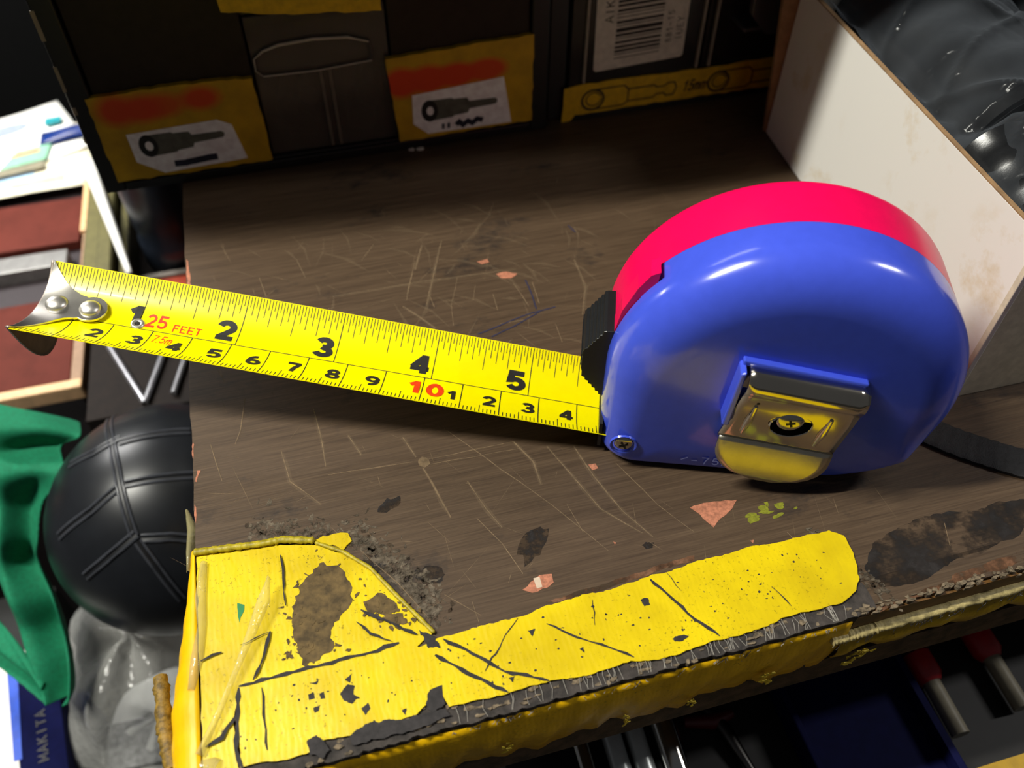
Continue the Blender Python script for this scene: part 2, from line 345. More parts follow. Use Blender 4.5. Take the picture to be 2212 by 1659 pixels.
SCR = [[(32.5, 65.6), (53.8, 64)], [(57.7, 63.8), (80.1, 63.6)], [(58, 62.1), (81.1, 61)], [(55.9, 61.6), (57.3, 56), (59.5, 45.4)], [(52.8, 72.4), (54.9, 65.2)],
       [(62.4, 74.4), (84.3, 42), (93.2, 26.7)], [(80.1, 63.6), (83.3, 56), (83.2, 48.8)], [(88, 59.9), (95.1, 38.4), (102.5, 29.3)], [(94.7, 58.1), (96.6, 48.1), (100.1, 36.3), (104.5, 27.7)],
       [(31.6, 88.2), (32.4, 77.9), (32.4, 68.3)], [(39.2, 76.8), (41.6, 69.5)], [(22, 76.2), (23.3, 65.9), (29.9, 57.2)], [(69.2, 139.8), (64.6, 127.2), (63.2, 122.7)], [(61.7, 120.7), (65.5, 115.2), (69.1, 109.3)], [(79.3, 147.4), (68.6, 119.3)],
       [(42.1, 130.3), (67.7, 130), (98.5, 128.1)], [(53, 144.2), (58, 151.2)], [(72.7, 146.8), (68.4, 135.8)], [(84.7, 124), (82.4, 117.6)], [(88.9, 118.8), (88.5, 111.9)], [(96.1, 122), (97.9, 110.8)],
       [(70.3, 124.8), (70.7, 117.9)], [(80.2, 128.9), (75.7, 117.3), (74.5, 108.8)], [(101.8, 120.9), (101.2, 111.5)], [(117.4, 127.8), (116.8, 114.7), (112.1, 103.5)], [(14.3, 96.6), (12.4, 85.6), (10.8, 81.4)],
       [(65.8, 54.6), (68.3, 45.5), (70.7, 39.4)], [(103.3, 50.3), (108.9, 35.9), (114.5, 26.3)], [(37.3, 42), (44.1, 31.5), (49.4, 20.7)], [(65.5, 43.5), (69.6, 35.2), (72.2, 26.3)],
       [(53.7, 25.9), (60.5, 18.8)], [(59.3, 22.6), (59.6, 17.4)], [(87.6, 41.6), (89, 33.2)], [(33.5, 150.3), (35.3, 140.9)], [(21.7, 144.5), (23, 135.6)],
       [(103.3, 101.9), (103, 94.2)], [(38.3, 119.3), (40.7, 125.7)], [(135.8, 20.5), (137.6, 14.8)], [(173.5, 13), (171.1, 7.1)], [(4.7, 83), (7, 70.5)], [(87.7, 106.1), (96, 105.8)]]
SCW = [.35, .3, .3, .7, .5, .3, .55, .4, .45, .4, .3, .3, .45, .45, .45, .22, .3, .4]
s = MB()
for i, p in enumerate(SCR):
    q = jag(p, 5, .12, i, False); w = SCW[i] if i < len(SCW) else .32
    r = random.Random(i); s.strip(q, [w*.8*(.25+.75*math.sin(math.pi*(j+.6)/(len(q)+.2)))*r.uniform(.6, 1.1) for j in range(len(q))], top, .05+.0012*i)
s.prism(blob(*[(56.4, 63.5)][0], 1.8, 1.6, 4, 8), top, 0, .045)
rr = random.Random(11)
for i in range(230):
    x, y, a, l = rr.uniform(3, 190), rr.uniform(12, 165), rr.choice([1.9, 2.2, .4, 1.2, 2.7])+rr.gauss(0, .25), rr.expovariate(1/6)+1.5
    s.strip([(x, y), (x+math.cos(a)*l*.5, y+math.sin(a)*l*.5), (x+math.cos(a)*l, y+math.sin(a)*l)], [.02, rr.uniform(.05, .15), .02], top, .03+.0001*i)
s.build('scratches', M('pale_scratch', (142, 119, 90), .85, var=.3, vs=500, tr=.4), bench, kind='stuff', label='pale scratches scored in the bench top')
s = MB(); rr = random.Random(15)
for i in (3, 4, 6, 7, 8, 9, 10, 11, 13, 14, 15, 17, 24, 26, 28):
    q = jag(SCR[i], 5, .3, 300+i, False); s.strip(q, [rr.uniform(.7, 1.5)*(.2+.8*math.sin(math.pi*(j+.6)/(len(q)+.2))) for j in range(len(q))], top, .012+.0003*i)
for i in range(60):
    x, y, a, l = rr.uniform(20, 130), rr.uniform(85, 155), rr.choice([1.8, 2.1, 1.1, 2.5])+rr.gauss(0, .3), rr.uniform(5, 22)
    s.strip([(x, y), (x+math.cos(a)*l*.5, y+math.sin(a)*l*.5), (x+math.cos(a+.15)*l, y+math.sin(a+.15)*l)], [.1, rr.uniform(.5, 1.3), .1], top, .006+.00005*i)
s.build('faint_scuffs', M('faint_scuff', (176, 152, 118), .85, var=.2, vs=300, tr=.92), bench, kind='stuff', label='broad faint scuffs rubbed across the bench top')
s = MB()
for i, p in enumerate([[(80.5, 103.7), (84.5, 104.6), (90.4, 106.3), (98.1, 108.1), (105.4, 108.7)], [(84, 101.6), (91.8, 104.2), (100.4, 108.1)], [(100, 122.4), (100.1, 116.6), (99.7, 109.3)], [(120.7, 144.3), (121.9, 140.3)]]):
    q = jag(p, 2, .1, 60+i, False); s.strip(q, .42, top, .11+.002*i)
s.build('pen_marks', M('blue_black_ink', (38, 38, 66), .7), bench, kind='stuff', label='dark blue pen strokes on the bench top')
s = MB()
for i, (px, rx, ry, ro) in enumerate([([(76.6, 33.1)][0], 2.6, 5.2, -.7), ([(38.7, 37.2)][0], 4, 3, .3), ([(51.6, 31.3)][0], 3.4, 2.4, -.4), ([(102.6, 25.9)][0], 1.4, .9, 0), ([(45.8, 52.9)][0], 3, 1.6, .4)]):
    s.prism(blob(px[0], px[1], rx, ry, 80+i, 18, ro, .25), top, 0, .022+.002*i)
s.build('oil_stains', M('oily_dark_stain', (42, 36, 34), .7, var=.3, vs=200, tr=.62, trn=260), bench, kind='stuff', label='dark oil stains on the bench top')
s = MB(); rr = random.Random(5)
edge_grime = [(1, 57), (19.8, 61.3), (34.8, 55.2), (47.2, 48.5), (50.1, 37.2), (52.8, 22), (49.4, 18.2), (44.1, 31.2), (35.4, 43.8), (19, 52.1), (1.9, 52.2)]
for i in range(700):
    t = rr.random(); a = [(10.4, 52.5), (35.3, 43.2), (43.9, 30.3), (49.9, 18.1)]
    k = min(2, int(t*3)); p = Vector(a[k]).lerp(Vector(a[k+1]), t*3-k)+Vector((abs(rr.gauss(0, 3.4))*.8, abs(rr.gauss(0, 3.6))))
    nr = (i % 3 == 0); s.prism(blob(p.x, p.y, rr.uniform(.15, .6 if nr else 1.3), rr.uniform(.1, .5 if nr else .8), i, 6, rr.uniform(0, 3), .5), top, 0, rr.uniform(.03, .25) if nr and i % 2 else .018+.00004*i)
for i in range(150):
    x = rr.uniform(141, 151); p = (x, 18-(x-141)*1.9+rr.gauss(0, 1.6)); s.prism(blob(p[0], p[1], rr.uniform(.2, .9), rr.uniform(.15, .6), i, 6, 0, .5), top, 0, rr.uniform(.03, .3))
s.build('adhesive_grime', M('grey_adhesive', (112, 100, 84), .9, var=.35, vs=600, tr=.55, trn=300), bench, kind='stuff', label='grey crusted glue beside the torn tape')

s = MB()
s.prism(jag(jag([(153.8, 12.4), (163.5, 15), (177.6, 15.3), (189.1, 14.9), (196.5, 13.9), (191.2, 6.9), (178.6, 3.8), (162.2, 1.3), (149.4, 2), (148.5, 6.9)], 4, 1.2, 5), 1, .3, 6), top, 0, .03)
s.build('dark_grime', M('black_brown_grime', (32, 27, 25), .6, var=.5, vs=160, tr=.6, trn=110), bench, kind='stuff', label='dark greasy patches on the front of the bench')
s = MB(); s.prism(jag(jag([(145.4, -2.8), (159.5, -1), (173.9, 0.6), (187.8, 2.3), (185.6, -0.7), (164.7, -2.1), (146.2, -3.5)], 4, .7, 9), 1, .25, 10), top, 0, .034)
s.prism(jag(jag([(75.3, 18.3), (88.8, 19.1), (102.7, 20.3), (112, 20.5), (111.4, 19.1), (94, 18.2), (78.3, 17.5)], 4, .4, 11), 1, .2, 12), top, 0, .033)
s.build('rubbed_veneer', M('rubbed_red_brown', (122, 84, 58), .8, var=.3, vs=300, tr=.5, trn=160), bench, kind='stuff', label='reddish veneer rubbed bare near the front edge')
# ---- yellow tape on the bench
T1 = [(0.3, 50.7), (10.2, 49.1), (18.7, 48.5), (28.1, 45.8), (34.9, 40.7), (39.9, 34.7), (44.3, 26.7), (46.8, 20.8), (49.2, 17.4), (45.2, 15.2), (41.2, 15.4), (25.3, 15.3), (8.1, 15.8), (6.3, 9.4), (6.6, 3.6), (6.7, 0.1)]
T1 = [(max(p[0], -.2), max(p[1], -2.0)) for p in T1]+[(8, -2.3), (0, -2.3)]
s = MB(); s.prism(jag(T1, 2.0, .22, 41), top, .02, .4); corner = s.build('corner_tape', TAPE, bench, bevel=.12, label='torn yellow cloth tape wrapped over the bench corner')
T2 = [(7.8, 17), (25.6, 16.9), (42.1, 17.5), (45.7, 14.9), (50, 15.9), (63.5, 16.1), (78.1, 17), (93.7, 17.5), (111.1, 18.6), (127.5, 18.6), (145.3, 18.1), (148, 15.9), (147.8, 11.2), (145.4, 4.4), (143, 2.1), (139, 0.5), (133.8, 0.4), (128.1, 0.7), (120.2, -0.3), (117.2, -0.3), (108.2, -0.3), (102.9, -0.6), (98.2, -1.2), (95.2, -1.1), (88.6, 0.2), (84, -0.2), (75.9, -0.2), (71.9, 0.4), (68.8, 0.5), (62.9, 0.4), (56, 0.5), (49.2, 0.7), (48.4, 3.7), (46.7, 5.2), (44.6, 2.3), (42.4, 0.9), (40.5, 0.9), (36.7, 0.5), (29.1, 0.2), (23.6, 0.8), (20.7, -0.8), (14.3, -0.9), (7.2, -0.2)]
T2 = [(p[0], max(p[1], -2.0)) for p in T2]
s = MB(); s.prism(jag(jag(T2, 3.0, .4, 142), .8, .16, 42), top, .4, .75); strip_t = s.build('edge_tape', TAPE, bench, bevel=.12, label='long strip of yellow cloth tape along the front edge')
# front skirt of tape hanging on the front face, slightly bulged and wavy
def skirt(u, v):
    x = 1+u*139; z = -1.6-v*(20+1.6*math.sin(x*.21)+1.2*math.sin(x*.57)); bul = 1.6*math.sin(math.pi*min(1, v*1.1))*(1-.6*u)+.35*math.sin(x*.9+v*4)*v+.6
    return (x, -bul-2.8-1.4*(1-u)*v, z)
s = MB(); s.grid(90, 8, skirt); s.build('front_tape', m_tape('yellow_front_tape', (228, 178, 0), .9), bench, smooth=60, solid=.3, label='yellow tape folded down over the front face')
def skirt2(u, v):
    x = 139+u*280; z = -9.2-v*(8+1.5*math.sin(x*.33)+.8*math.sin(x*.8)); return (x, -3.8-1.2*math.sin(math.pi*v*.9)-.3*math.sin(x*.5), z)
s = MB(); s.grid(90, 6, skirt2); s.build('loose_front_tape', m_tape('aged_yellow_tape', (196, 160, 20), 1.0), bench, smooth=60, solid=.3, label='aged yellow tape peeling off the front edge')
# side of the tape at the bench end: bulges out past the end of the bench
prof = [(-.2, .4), (-2.2, .35), (-4.6, -.8), (-6.6, -3.5), (-7.8, -9), (-8.0, -20), (-7, -36)]
def side(u, v):
    y = 52-u*54; i = v*(len(prof)-1); k = min(int(i), len(prof)-2); a, b = prof[k], prof[k+1]; f = i-k
    x = a[0]+(b[0]-a[0])*f; z = a[1]+(b[1]-a[1])*f; g = .22+.78*min(1, u*1.5)
    return (x*g+.25*math.sin(y*.9+v*7)*v, y, z)
s = MB(); s.grid(36, 12, side); s.build('end_tape', m_tape('bright_yellow_tape', (255, 200, 0), .1), bench, smooth=60, solid=.3, label='smooth yellow tape bulging over the bench end')
# dark worn patches in the tape
WORN = [[(22.9, 36.7), (27.6, 41), (32, 38.7), (33.6, 34.6), (33.4, 29.4), (30.4, 26.7), (28, 24), (28.2, 20.1), (24.8, 17.8), (21.7, 17.1), (20.3, 21.5), (22, 24), (20, 27.1), (20.3, 31.7)],
        [(35.8, 28.7), (39.2, 30.1), (42.4, 27.2), (42.5, 24.4), (40.2, 23.5), (37.9, 25.6), (36.3, 24.9)], [(20.2, 28.9), (22.5, 28.9), (22.1, 22.3), (20.3, 21.9)], [(38.7, 23.9), (43.8, 23.7), (44.4, 21.2), (41.3, 21.5)]]
SP = [(684, 1275, 5), (626, 1314, 2.4), (668, 1335, 4), (748, 1400, 3.2), (760, 1385, 2), (640, 1360, 2.2), (720, 1350, 2.4), (700, 1378, 3)]
s = MB()
for i, p in enumerate(WORN): s.prism(jag(p, .8, .5, 50+i), top, .4, .47+.008*i)
rr = random.Random(3)
for i in range(90):
    c = rr.choice(WORN); q = Vector(c[rr.randrange(len(c))]); s.prism(blob(q.x+rr.gauss(0, 1.6), q.y+rr.gauss(0, 1.6), rr.uniform(.15, .8), rr.uniform(.12, .5), i, 7, rr.uniform(0, 3), .5), top, .4, .52+.0007*i)
s.build('worn_patch', M('worn_brown_tape', (92, 74, 42), .85, var=.45, vs=420), bench, kind='stuff', label='brown rubbed-through patch in the corner tape')
s = MB()
for i, p in enumerate([[(20.3, 1.5), (22, 2), (23.6, 0.6), (24.5, -1.5), (22.9, -2.9), (20.5, -1.3)], [(28.7, 0.2), (33.1, 1.8), (38.6, 0.8), (42.9, 0.6), (48.2, 0.6), (49.3, -1.1), (41.9, -2), (36.3, -1.9), (28.9, -1.7)],
                       [(21.6, 10.8), (22.7, 11.1), (22.9, 9.7), (21.7, 9.6)], [(23.9, 10.4), (24.8, 10.6), (24.9, 9.1), (24, 9.2)], [(28, 9.1), (29.9, 10.8), (31.2, 10.1), (30.7, 8.4), (31.9, 7.2), (30.1, 6.5), (28.7, 7.5)], [(29.4, 12), (31, 12.9), (30.3, 11)],
                       [(22.1, 13.2), (24.3, 13.5), (23.6, 12.5)], [(22.3, 7.7), (23.8, 8), (23.3, 6.8), (22.5, 6.6)], [(95.6, 12.8), (97.4, 12.8), (97.3, 11.2), (95.9, 11.2)], [(98.9, 2.4), (101, 2.7), (102.7, 2.1), (101, 1.4), (99.3, 1.7)],
                       [(46.5, 18.8), (49.6, 16.4), (50.2, 13.5), (47.6, 14.2)], [(46.2, 5.2), (48.8, 5.5), (48.6, 1.5), (45.7, 0.3), (44.7, 2.6)], [(69.3, 12.4), (71, 12.4), (69.9, 10.9)], [(62.5, 3.3), (63.9, 3.4), (63.2, 2.2)], [(78.9, 5.5), (79.8, 5.7), (79.6, 4.4)],
                       [(31.8, 5.1), (33.3, 5.9), (33.6, 4.6), (32.4, 3.5)], [(39.7, 2.5), (40.7, 2.7), (40.3, 1.3)]]):
    s.prism(jag(jag(p, .9, .35, 170+i), .4, .1, 70+i), top, .7, .80+.002*i)
CUT = [([(99.6, 17), (103.1, 10.3), (105.4, 5.4), (109.2, 0.3)], .85), ([(51.1, 15.4), (56.4, 10.5), (62.1, 4.9), (70.5, 0.6)], .9), ([(48.7, 12.3), (54.5, 6.5), (61.7, 0.4)], 1.0), ([(73.7, 12.9), (77.8, 9.3), (83.8, 5.2), (89.5, 0.7)], .6),
       ([(68, 15.8), (63.3, 11.5), (58.1, 6)], .35), ([(19.1, 45.3), (19.2, 39.1), (19.1, 32.1)], .5), ([(15.3, 26.9), (13.4, 21.4), (10.9, 16.9)], .9), ([(15.3, 26.8), (8.8, 25.4)], .4), ([(7.9, 16), (7.4, 10.7), (6.6, 3.4), (7.7, -0.5)], 1.1),
       ([(7.9, 16.3), (15.9, 16.4), (25.6, 16.4), (35.5, 16.4), (41.8, 17)], 1.0), ([(0.5, 23.9), (3, 24.7), (4.9, 24.8)], .9), ([(0.8, 5.5), (4, 6.5), (7.1, 10.4)], 1.0), ([(35, 26.8), (39.6, 23.1), (45.8, 17.9)], .9), ([(33.6, 24.2), (36.1, 20.7), (40.2, 17.9)], .6),
       ([(12.5, 14.8), (12.5, 7.4), (12.6, 1.7)], .55), ([(125.4, 8.1), (127.5, 2.6)], .4), ([(103.7, 17.9), (105.3, 12.5)], .25), ([(85.3, 15.7), (83.8, 9.8)], .2)]
for i, (p, w) in enumerate(CUT):
    q = jag(p, 1.5, .22, 90+i, False); r = random.Random(i); s.strip(q, [w*r.uniform(.4, 1.1)*(.4 if j in (0, len(q)-1) else 1) for j in range(len(q))], top, .86+.001*i)
rr = random.Random(8)
for i in range(110):
    x = rr.uniform(6, 146); y = rr.uniform(1.5, 14)+max(0, (x-40))*.02; s.prism(blob(x, y, rr.uniform(.1, .35), rr.uniform(.1, .3), i, 6, 0, .4), top, .75, .79)
s.build('cuts_and_holes', M('black_grime', (44, 40, 40), .8, var=.4, vs=600), bench, kind='stuff', label='black knife cuts and holes in the yellow tape')
s = MB(); s.prism(jag([(8.7, 35.8), (10.2, 34.9), (9.7, 32.9), (8.9, 30.9), (8.7, 33.7)], 1, .2, 2), top, .4, .46); s.build('paint_spot', M('green_paint', (14, 128, 66), .5), bench, label='green paint spot on the yellow tape')
s = MB(); s.prism(jag([(26.3, 47.8), (31.6, 48), (35, 47.4), (35.6, 45), (33.3, 43), (31.2, 45.1), (29.1, 45.2)], 1.3, .5, 14), top, .02, .4); s.build('tape_scrap', TAPE, bench, label='torn scrap of yellow tape behind the corner piece')
# rolled-up adhesive edge
def roll(name, pts, r, mat, label, seed, n=60, flat=.8):
    pts = [Vector(p) for p in pts]; out = []
    for i in range(n):
        t = i/(n-1)*(len(pts)-1); k = min(int(t), len(pts)-2); out.append(pts[k].lerp(pts[k+1], t-k))
    rnd = random.Random(seed); mb = MB(); mb.tube(out, [r*(1+.05*math.sin(i*2.4)+rnd.uniform(-.14, .14))*(.5 if i in (0, n-1) else 1) for i in range(n)], 9, flat=flat)
    return mb.build(name, mat, bench, smooth=70, label=label)
OLIVE = M('olive_tape_roll', (176, 158, 30), .5, var=.35, vs=600, bumps=.5)
roll('rolled_tape_edge', [p+(1.0,) for p in [(-0.3, 51.1), (6.1, 50.4), (14.6, 49.4), (19.9, 49.2), (27.2, 47)]], .9, OLIVE, 'rolled olive edge at the top of the corner tape', 1)
roll('rolled_tape_edge', [p+(.6,) for p in [(27.2, 46.7), (33.1, 42.6), (38.7, 36.6), (42.7, 29.2), (46.7, 22.3), (49.6, 17.3)]], .5, OLIVE, 'puckered lip of the corner tape', 2, 70)
roll('rolled_tape_edge', [(136, -4.0, -7.6), (150, -3.9, -7.2), (200, -3.7, -6.8), (420, -3.7, -6.8)], 1.4, M('cream_tape_roll', (196, 178, 120), .6, var=.3, vs=500, bumps=.6), 'cream rolled bead of tape along the front edge', 3, 150)
roll('rolled_tape_edge', [(p[0]-2.2, p[1], -9.) for p in [(-8.5, 28.1), (-8, 22.8), (-7.7, 16.5), (-6.8, 10.8), (-5.8, 6.3)]], 1.7, M('brown_tape_roll', (128, 100, 30), .6, var=.5, vs=700, bumps=.8), 'ribbed brown roll of old tape at the bench corner', 4, 44)
# white threads of torn cloth tape
s = MB(); rr = random.Random(21)
for i in range(120):
    x = rr.uniform(45, 140) if i % 5 < 2 else rr.uniform(128, 215); z0 = -1.6 if x < 136 else -7.6; y0 = -3.7 if x < 136 else -5.0; l = min(4.5, rr.expovariate(1/(.8 if x < 136 else 1.5))+.3)
    p = [(x, y0, z0)]; dx = rr.gauss(-.25, .35); cv = rr.gauss(0, .5)
    for j in range(1, 7): t_ = j/6; p.append((x+dx*l*t_+cv*t_*t_+rr.gauss(0, .06), y0-.6*t_*rr.uniform(.3, 1), z0-l*t_*(1-.2*t_)))
    s.tube(p, [rr.uniform(.05, .10)]*6+[.03], 4, False)
for i in range(70):
    x = rr.uniform(50, 142); s.tube([(x, .6+rr.gauss(0, .5), .45), (x+rr.gauss(0, .3), -1.2, .5), (x+rr.gauss(0, .4), -3.0, .1)], .06, 4, False)
s.build('frayed_threads', M('grey_white_thread', (158, 152, 142), .6), bench, kind='stuff', label='white threads fraying from the torn tape edge')
s = MB(); rr = random.Random(4)
for (x, z, sz) in [(60, -14, 2.0), (88, -19, 1.6), (121, -17, 2.6), (104, -19, 1.4), (144, -19, 2.8), (148, -18, 2.2), (35, -17, 1.4)]:
    for k in range(9):
        a = rr.uniform(0, 6.3); s.prism(blob(x+rr.gauss(0, sz*.3), z+rr.gauss(0, sz*.5), sz*.2, sz*.34, k+int(x), 9, a, .6), face(-4.6-rr.uniform(0, 1.4)), 0, .2)
s.build('tape_crumbs', M('lemon_tape_crumb', (232, 206, 60), .5), bench, kind='stuff', label='crumpled yellow scraps clinging to the front edge')
# clear packing film slivers at the corner
FILM = film('clear_tape_film', (206, 194, 140), .55, .6, 300, .1, .16)
def sliver(pts, ws, z0, z1, name, label):
    mb = MB(); n = len(pts); pts = [Vector(p) for p in pts]
    L = []
    for i, p in enumerate(pts):
        d = (pts[min(i+1, n-1)]-pts[max(i-1, 0)]).normalized(); nn = Vector((-d.y, d.x)); z = z0+(z1-z0)*i/(n-1)
        L.append([(p.x+nn.x*ws[i]*k, p.y+nn.y*ws[i]*k, z+(.8*(1-k*k))) for k in (-1, -.5, 0, .5, 1)])
    mb.loft(L, False); return mb.build(name, FILM, bench, smooth=60, solid=.12, label=label)
sliver([(16.5, 38.2), (14.9, 33.1), (11.9, 27.1), (8.1, 19.7), (4, 11.8), (-0.4, 4.1)], [.3, 1.5, 1.1, .6, .6, .9], 4.0, 1.0, 'clear_tape_sliver', 'clear film sliver standing up from the corner tape')
sliver([(2, 47.8), (0.9, 39.1), (1, 32.2), (-0.3, 24.9), (-1.7, 18.1)], [.8, 1.2, .9, 1.3, .7], .9, .6, 'clear_tape_strip', 'yellowed clear film stuck on the corner tape')
sliver([(2.9, 0.9), (-1.4, 3.4), (-3.1, 7.9), (-3.5, 11.8)], [1.6, 1.9, 1.5, .8], 1, -4, 'clear_tape_strip', 'brownish clear film crumpled at the bench corner')
sliver([(-2.4, 66), (-1.2, 60), (-1.8, 54), (-2.2, 48)], [.4, 1.2, .9, .4], -3, -2, 'clear_tape_strip', 'clear film tag hanging off the bench end')

# ================================================================== tape measure
tm = thing('tape_measure', 'blue and pink tape measure with yellow blade pulled out across the bench', 'tape measure', (140, 50, 0))
P0 = Vector((-30.757, 117.522, 0)); YAW = -.36581
DX = Vector((math.cos(YAW), math.sin(YAW), 0)); WX = Vector((-math.sin(YAW), math.cos(YAW), 0))
def cs(s_, c, z): p = P0+DX*s_+WX*c; return (p.x, p.y, z)
# blade frame
E = (-30.51239, 118.72023, 24.62865, -0.36907, -0.13852, 0.02596, -0.00551, 0, -0.42007, 0.17161, 0.00248)
_d = Vector((math.cos(E[3])*math.cos(E[4]), math.sin(E[3])*math.cos(E[4]), math.sin(E[4]))); _w = Vector((-math.sin(E[3]), math.cos(E[3]), 0)); _u = _d.cross(_w)
def bl(s_, c, h=0):
    q = (s_-75)/75; t = E[10]*q; w2 = _w*math.cos(t)+_u*math.sin(t); u2 = _u*math.cos(t)-_w*math.sin(t); k = E[5]+E[6]*q
    nrm = (u2-w2*(2*k*c)).normalized()
    return Vector(E[:3])+_d*s_+w2*c+u2*(k*c*c)+_u*(E[8]*q*q)+_w*(E[9]*q*q)+nrm*h
s = MB()
rings = []
for i in range(53):
    q = -0.2+i*3.05; rings.append([tuple(bl(q, -12.5+25*j/20, 0)) for j in range(21)]+[tuple(bl(q, 12.5-25*j/20, -.16)) for j in range(21)])
s.loft(rings, True, True, True)
blade = s.build('blade', BLADE, tm, smooth=50, label='yellow steel blade marked in inches and centimetres')
HT = .05
def tick(mb, p0, p1, w, h=HT):
    n = max(2, int(abs(p1[1]-p0[1])/1.2)+1); mb.strip([(p0[0]+(p1[0]-p0[0])*i/n, p0[1]+(p1[1]-p0[1])*i/n) for i in range(n+1)], w, lambda a, b, hh: bl(a, b, hh), h)
s = MB(); top_c = 12.35
for k in range(1, 190):
    x = k*25.4/32
    if x > 149: break
    e = -1.62 if k % 32 == 0 else 4.2 if k % 16 == 0 else 5.6 if k % 8 == 0 else 6.6 if k % 4 == 0 else 7.9 if k % 2 == 0 else 9.9
    tick(s, (x, top_c), (x, e), .22 if k % 32 == 0 else .17)
for k in range(1, 149):
    x = float(k); e = -1.62 if k % 10 == 0 else -8.9 if k % 5 == 0 else -10.4
    tick(s, (x, -12.4), (x, e), .24 if k % 10 == 0 else .2)
n = 60; s.strip([(4+144.5*i/n, -1.62) for i in range(n+1)], .22, lambda a, b, hh: bl(a, b, hh), HT)
s.build('scale_lines', INK, blade, kind='stuff', label='fine black inch and millimetre lines')
fb = lambda a, b, hh: bl(a, b, hh)
for k in range(1, 6):
    s = MB(); w = 3.3 if k == 1 else 5.1; write(s, str(k), k*25.4-1.0-w if k > 1 else 21.6, -.35, 5.8, w if k > 1 else 4.6, fb, .26, lift=.06); s.build('inch_numeral', INK, blade)
for k in range(2, 10):
    s = MB(); write(s, str(k), k*10-4.6, -8.55, 4.05, 3.7, fb, .23, lift=.06); s.build('centimetre_numeral', INK, blade)
for k in range(1, 5):
    s = MB(); write(s, str(k), 100+k*10-4.6 if k > 1 else 106.0, -8.5, 4.0 if k > 1 else 3.7, 3.7 if k > 1 else 3.3, fb, .23, lift=.06); s.build('centimetre_numeral', INK, blade)
s = MB(); write(s, '1', 96.0, -8.5, 5.1, 4.2, fb, .25, lift=.06); write(s, '0', 101.1, -8.6, 5.3, 4.3, fb, .25, lift=.06); s.build('red_ten', REDINK, blade)
s = MB(); write(s, '25', 26.9, -.5, 4.3, 2.75, fb, .17, .06, .065); write(s, 'FEET', 34.1, -.75, 2.5, 1.72, fb, .14, .1, .065)
write(s, '7.5m', 30.6, -6.1, 3.3, 1.42, fb, .11, .08, .065, .12); s.build('red_lettering', REDINK, blade)
# eyelet
s = MB(); c0 = bl(25.4, -.1, 0); nn = (bl(25.4, -.1, 1)-c0)
def ring(mb, c, u, v, nrm, r0, r1, h, n=20):
    mb.loft([[tuple(c+(u*math.cos(a)+v*math.sin(a))*rr_+nrm*hh) for a in [i*2*math.pi/n for i in range(n)]] for rr_, hh in ((r1, .0), (r1*.92, h*.7), ((r0+r1)/2, h), (r0, h*.6), (r0*.95, -.2))])
ring(s, c0, _d, _w, nn, .75, 1.8, .55); s.build('eyelet', M('satin_nickel', (226, 222, 214), .32, .85, var=.03), blade, smooth=50)
s = MB(); s.prism(arc(0, 0, .8, .8, 0, 342, 19), lambda a, b, h: tuple(c0+_d*a+_w*b+nn*h), .05, .08); s.build('eyelet_hole', INK, blade)
# hook
def hp(sx):      # half width of hook plate
    return 12.3 if sx <= 0 else 3.9+8.4*max(0, 1-sx/10.2)**1.55
HO = [(x, 1.0*min(1, x/8)+hp(x)) for x in [i*.85 for i in range(13)]]
tab = arc(13.2, 1.05, 4.1, 4.0, 100, -100, 16)
HOlo = [(x, 1.0*min(1, x/8)-hp(x)) for x in [i*.85 for i in range(13)]]
N = 26; out = []
def edge_at(pts_up, pts_lo): return None
xs = [i*17.2/N for i in range(N+1)]
def upper(x):
    a = 1.0*min(1, x/8)+hp(x)
    if x > 10.6:
        a = 1.05+math.sqrt(max(.02, 4.05**2-(x-13.2)**2))
    return a
def lower(x):
    a = 1.0*min(1, x/8)-hp(x)
    if x > 10.6: a = 1.05-math.sqrt(max(.02, 4.05**2-(x-13.2)**2))
    return a
def hk(x, c, h):
    p = bl(x, c*.55, 0); q = bl(x, c, 0); return tuple(q.lerp(bl(x, 0, 0)+_w*c+_u*1.2, .62*min(1, max(0, x)/7))+_u*h)
rt = [[hk(x, lower(x)+(upper(x)-lower(x))*j/12, .75) for j in range(13)]+[hk(x, upper(x)-(upper(x)-lower(x))*j/12, .05) for j in range(13)] for x in xs]
s = MB(); s.loft(rt, True, True, True)
hook = s.build('end_hook', M('scuffed_steel', (216, 212, 204), .30, 1, var=.08, vs=200), tm, smooth=40, bevel=.15, label='polished steel end hook riveted to the blade tip')
s = MB()
def tong(u, v):
    c = -12.3+24.6*u; dep = 16*(1-abs(2*u-1)**2.4)+.4; tooth = .35*abs(((u*26) % 1)-.5) if v > .99 else 0
    p = Vector(hk(0, c, .4)); sx = math.sin(min(1, v*6)*1.57)*.7
    return tuple(p-_d*sx-_u*((dep*v)-tooth))
s.grid(52, 10, tong); s.build('hook_tongue', M('dull_steel', (168, 156, 146), .5, .6), hook, smooth=50, solid=.6)
for (a, b, r_) in ((4.5, 1.1, 2.8), (13.1, 1.1, 2.7)):
    s = MB(); c0 = Vector(hk(a, b, .7)); s.dome(c0, _d, _w, _u, r_, 1.6, 24, 8); s.build('rivet', M('satin_rivet', (222, 218, 210), .36, .9, var=.05), hook, smooth=60)

